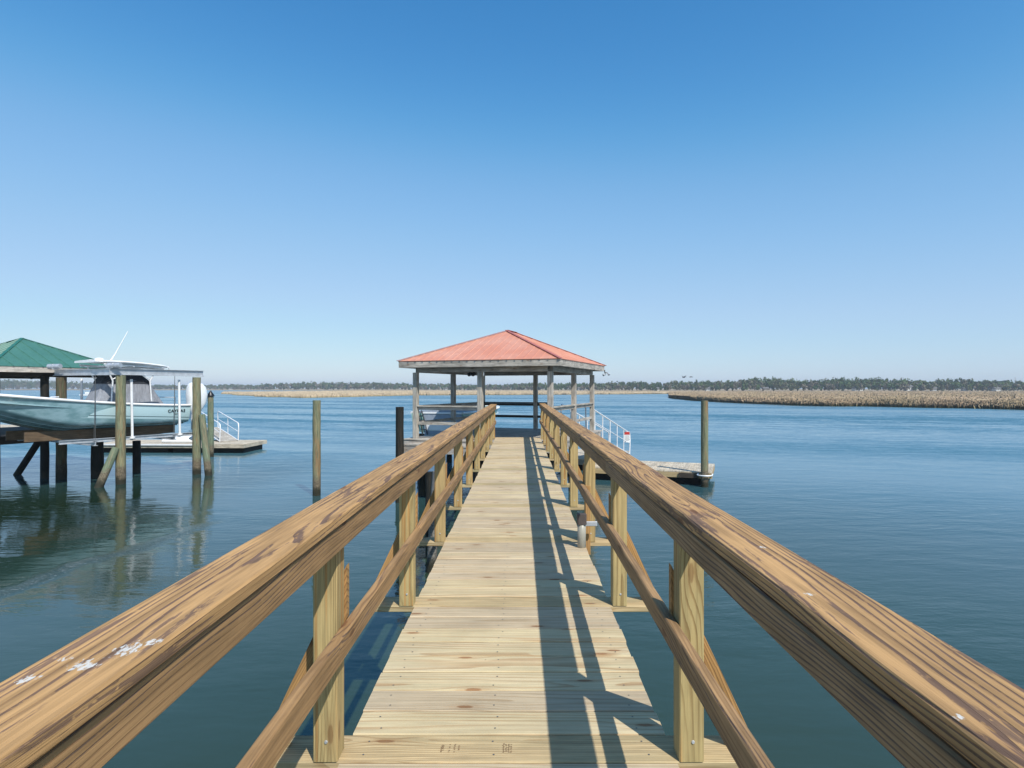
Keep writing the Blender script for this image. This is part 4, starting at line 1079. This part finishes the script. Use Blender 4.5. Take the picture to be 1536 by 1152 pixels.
tag(bulk('woodland', V, F, foliage_mat(), {'tint': np.concatenate(Ts), 'rnd': np.concatenate(Rs)}), 'low dense line of pines and grey oaks along the whole far shore', 'woods', kind='stuff')

# houses at the edge of the wood
M['wall_white'] = plain('white_siding', (.66, .66, .63), .6, 0, .05); M['roof_grey'] = plain('grey_shingles', (.16, .155, .15), .8, 0, .15)
M['wall_tan'] = plain('tan_siding', (.42, .36, .28), .6, 0, .05); M['window'] = plain('dark_glass', (.03, .04, .05), .15)
def house(label, X, Y, wm, sx, sy, h, rz):
    r_ = empty('house', (X, Y, WATER + .9), rz, label, 'house', 'houses along the far wooded shore')
    q = MB(); q.box((0, 0, h / 2), (sx, sy, h), ch=.02); q.build('wall', wm, r_)
    q = MB(); o = .5; A_ = [(-sx / 2 - o, -sy / 2 - o, h), (sx / 2 + o, -sy / 2 - o, h), (sx / 2 + o, sy / 2 + o, h), (-sx / 2 - o, sy / 2 + o, h), (-sx / 2 - o, 0, h + sy * .34), (sx / 2 + o, 0, h + sy * .34)]
    q.add(A_, [(0, 1, 5, 4), (2, 3, 4, 5), (0, 4, 3), (1, 2, 5), (0, 3, 2, 1)]); rf = q.build('roof', M['roof_grey'], r_)
    for k in range(3):
        q = MB(); q.box((-sx / 2 + sx * (k + .5) / 3, -sy / 2 - .02, h * .55), (sx * .13, .08, h * .34), ch=.01); q.build('window', M['window'], r_)
    return r_
hs = [(346, 'pale house at the far left end of the wooded shore beyond the small marsh'), (668, 'white house seen through the left side of the pavilion on the far shore'), (702, 'small pale house beside the pavilion middle post on the far shore'), (870, 'white gabled house on the far shore just right of the pavilion posts'), (985, 'low white house on the far shore left of the tall mooring pile'), (1062, 'bright white house on the far shore behind the top of the mooring pile'), (1148, 'long tan house low at the edge of the far right wood'), (1286, 'wide white house on the far shore in the middle of the right wood'), (1362, 'narrow white two storey house among the right hand trees'), (1400, 'white cottage with grey roof right of the narrow two storey house'), (1447, 'bright white house standing forward of the far right trees'), (1494, 'last white house before the right edge of the wooded shore'), (84, 'white house on the far shore glimpsed above the lifted boat at the left')]
for i, (hx, lab) in enumerate(hs):
    Yb = 600.0
    for _ in range(12): Yb = float(line_y(shore, (hx - 779) / 900 * Yb))
    Y = Yb + 7; k = .38 + .25 * random.random()
    if i in (7,): k = .9
    house(lab, (hx - 779) / 900 * Y, Y, M['wall_tan'] if i == 6 else M['wall_white'], 8 * k, 3.5, 1.9 if i not in (8,) else 3.2, random.uniform(-.3, .3))

# radio mast over the trees
ms = empty('radio_mast', ((1523 - 779) / 900 * 520, 520, WATER), 0, 'thin lattice mast rising above the far right trees', 'mast')
q = MB()
for a in range(3):
    t = a * 2.094; q.tube([(.5 * math.cos(t), .5 * math.sin(t), 0), (.35 * math.cos(t), .35 * math.sin(t), 12.5)], .06, 5)
for k in range(12):
    for a in range(3):
        t = a * 2.094; u = (a + 1) * 2.094; q.tube([(.42 * math.cos(t), .42 * math.sin(t), k * 1.05), (.42 * math.cos(u), .42 * math.sin(u), k * 1.05 + 1.0)], .035, 4)
q.build('lattice', M['galv'], ms)
q = MB(); q.tube([(-.9, 0, 11.2), (.9, 0, 11.2)], .08, 5); q.tube([(-.7, 0, 10), (.7, 0, 10)], .08, 5); q.build('antenna_arm', M['galv'], ms)

# far moored boat, left
fb = empty('motorboat', (*wp(121, 250), WATER), R(12), 'tiny white motorboat with a hardtop on the far water beyond the lifted boat', 'boat')
q = MB(); rr2 = hull(7.5, 2.4, .9, 1.3); q.loft([[(y_, x_, z_ - .3) for x_, y_, z_ in r_] for r_ in rr2], closed=False, cap=False); q.build('hull', M['white'], fb)
q = MB(); q.box((2.6, 0, 1.15), (1.6, 1.2, .9), ch=.05); q.build('console', M['white'], fb)
q = MB(); q.box((2.6, 0, 2.35), (2.4, 1.8, .1), ch=.03)
for a, b in ((1.8, .6), (3.4, .6), (1.8, -.6), (3.4, -.6)): q.tube([(a, b, 1.4), (a, b, 2.32)], .04, 6)
q.build('hardtop', M['white'], fb)

# birds
def bird(px, py, Y, rz, flap, lab):
    b_ = empty('bird', at(px, py, Y), rz, lab, 'bird')
    q = MB(); rs = []
    for u, r_ in ((-.22, .01), (-.15, .05), (0, .08), (.12, .06), (.2, .045), (.27, .05), (.33, .02), (.40, .004)):
        rs.append([(u, r_ * math.cos(t * .785), r_ * math.sin(t * .785)) for t in range(8)])
    rs.insert(0, [(-.36, .09 * math.cos(t * .785), .008 * math.sin(t * .785)) for t in range(8)])
    for s_ in (-1, 1): # wings grow out of the body
        pts_ = [(.10, s_ * .04, .03), (.13, s_ * .30, .03 + flap * .5), (.04, s_ * .62, .03 + flap), (-.06, s_ * .50, .02 + flap * .8), (-.10, s_ * .25, .02 + flap * .4), (-.08, s_ * .04, .02)]
        q.poly(pts_, .014, (0, 0, 1))
    q.loft(rs); q.build('body', M['black'], b_)
bird(1026, 566, 95, R(200), .26, 'dark bird in flight, the lower left one of two above the far trees')
bird(1037, 565.2, 100, R(190), -.12, 'dark bird in flight, the right hand one of two above the far trees')

# ------------------------------------------------------------------ haze
hz = bpy.data.materials.new('air'); hz.use_nodes = True; nt = hz.node_tree; nt.nodes.clear()
ho = nt.nodes.new('ShaderNodeOutputMaterial'); pvv = nt.nodes.new('ShaderNodeVolumePrincipled'); nt.links.new(pvv.outputs[0], ho.inputs['Volume'])
pvv.inputs['Color'].default_value = (.80, .88, 1.0, 1); pvv.inputs['Density'].default_value = .00036
m = MB(); m.box((0, 0, 0), (1, 1, 1), ch=0)
me = bpy.data.meshes.new('haze'); a, b = (-6100, -700, WATER - 4), (6100, 6100, 22)
vv = [(x_, y_, z_) for z_ in (a[2], b[2]) for y_ in (a[1], b[1]) for x_ in (a[0], b[0])]
me.from_pydata(vv, [], [(0, 2, 3, 1), (4, 5, 7, 6), (0, 1, 5, 4), (2, 6, 7, 3), (0, 4, 6, 2), (1, 3, 7, 5)]); me.materials.append(hz)
o = bpy.data.objects.new('haze', me); COL.objects.link(o); tag(o, 'thin blue haze over the estuary', 'haze', kind='stuff')
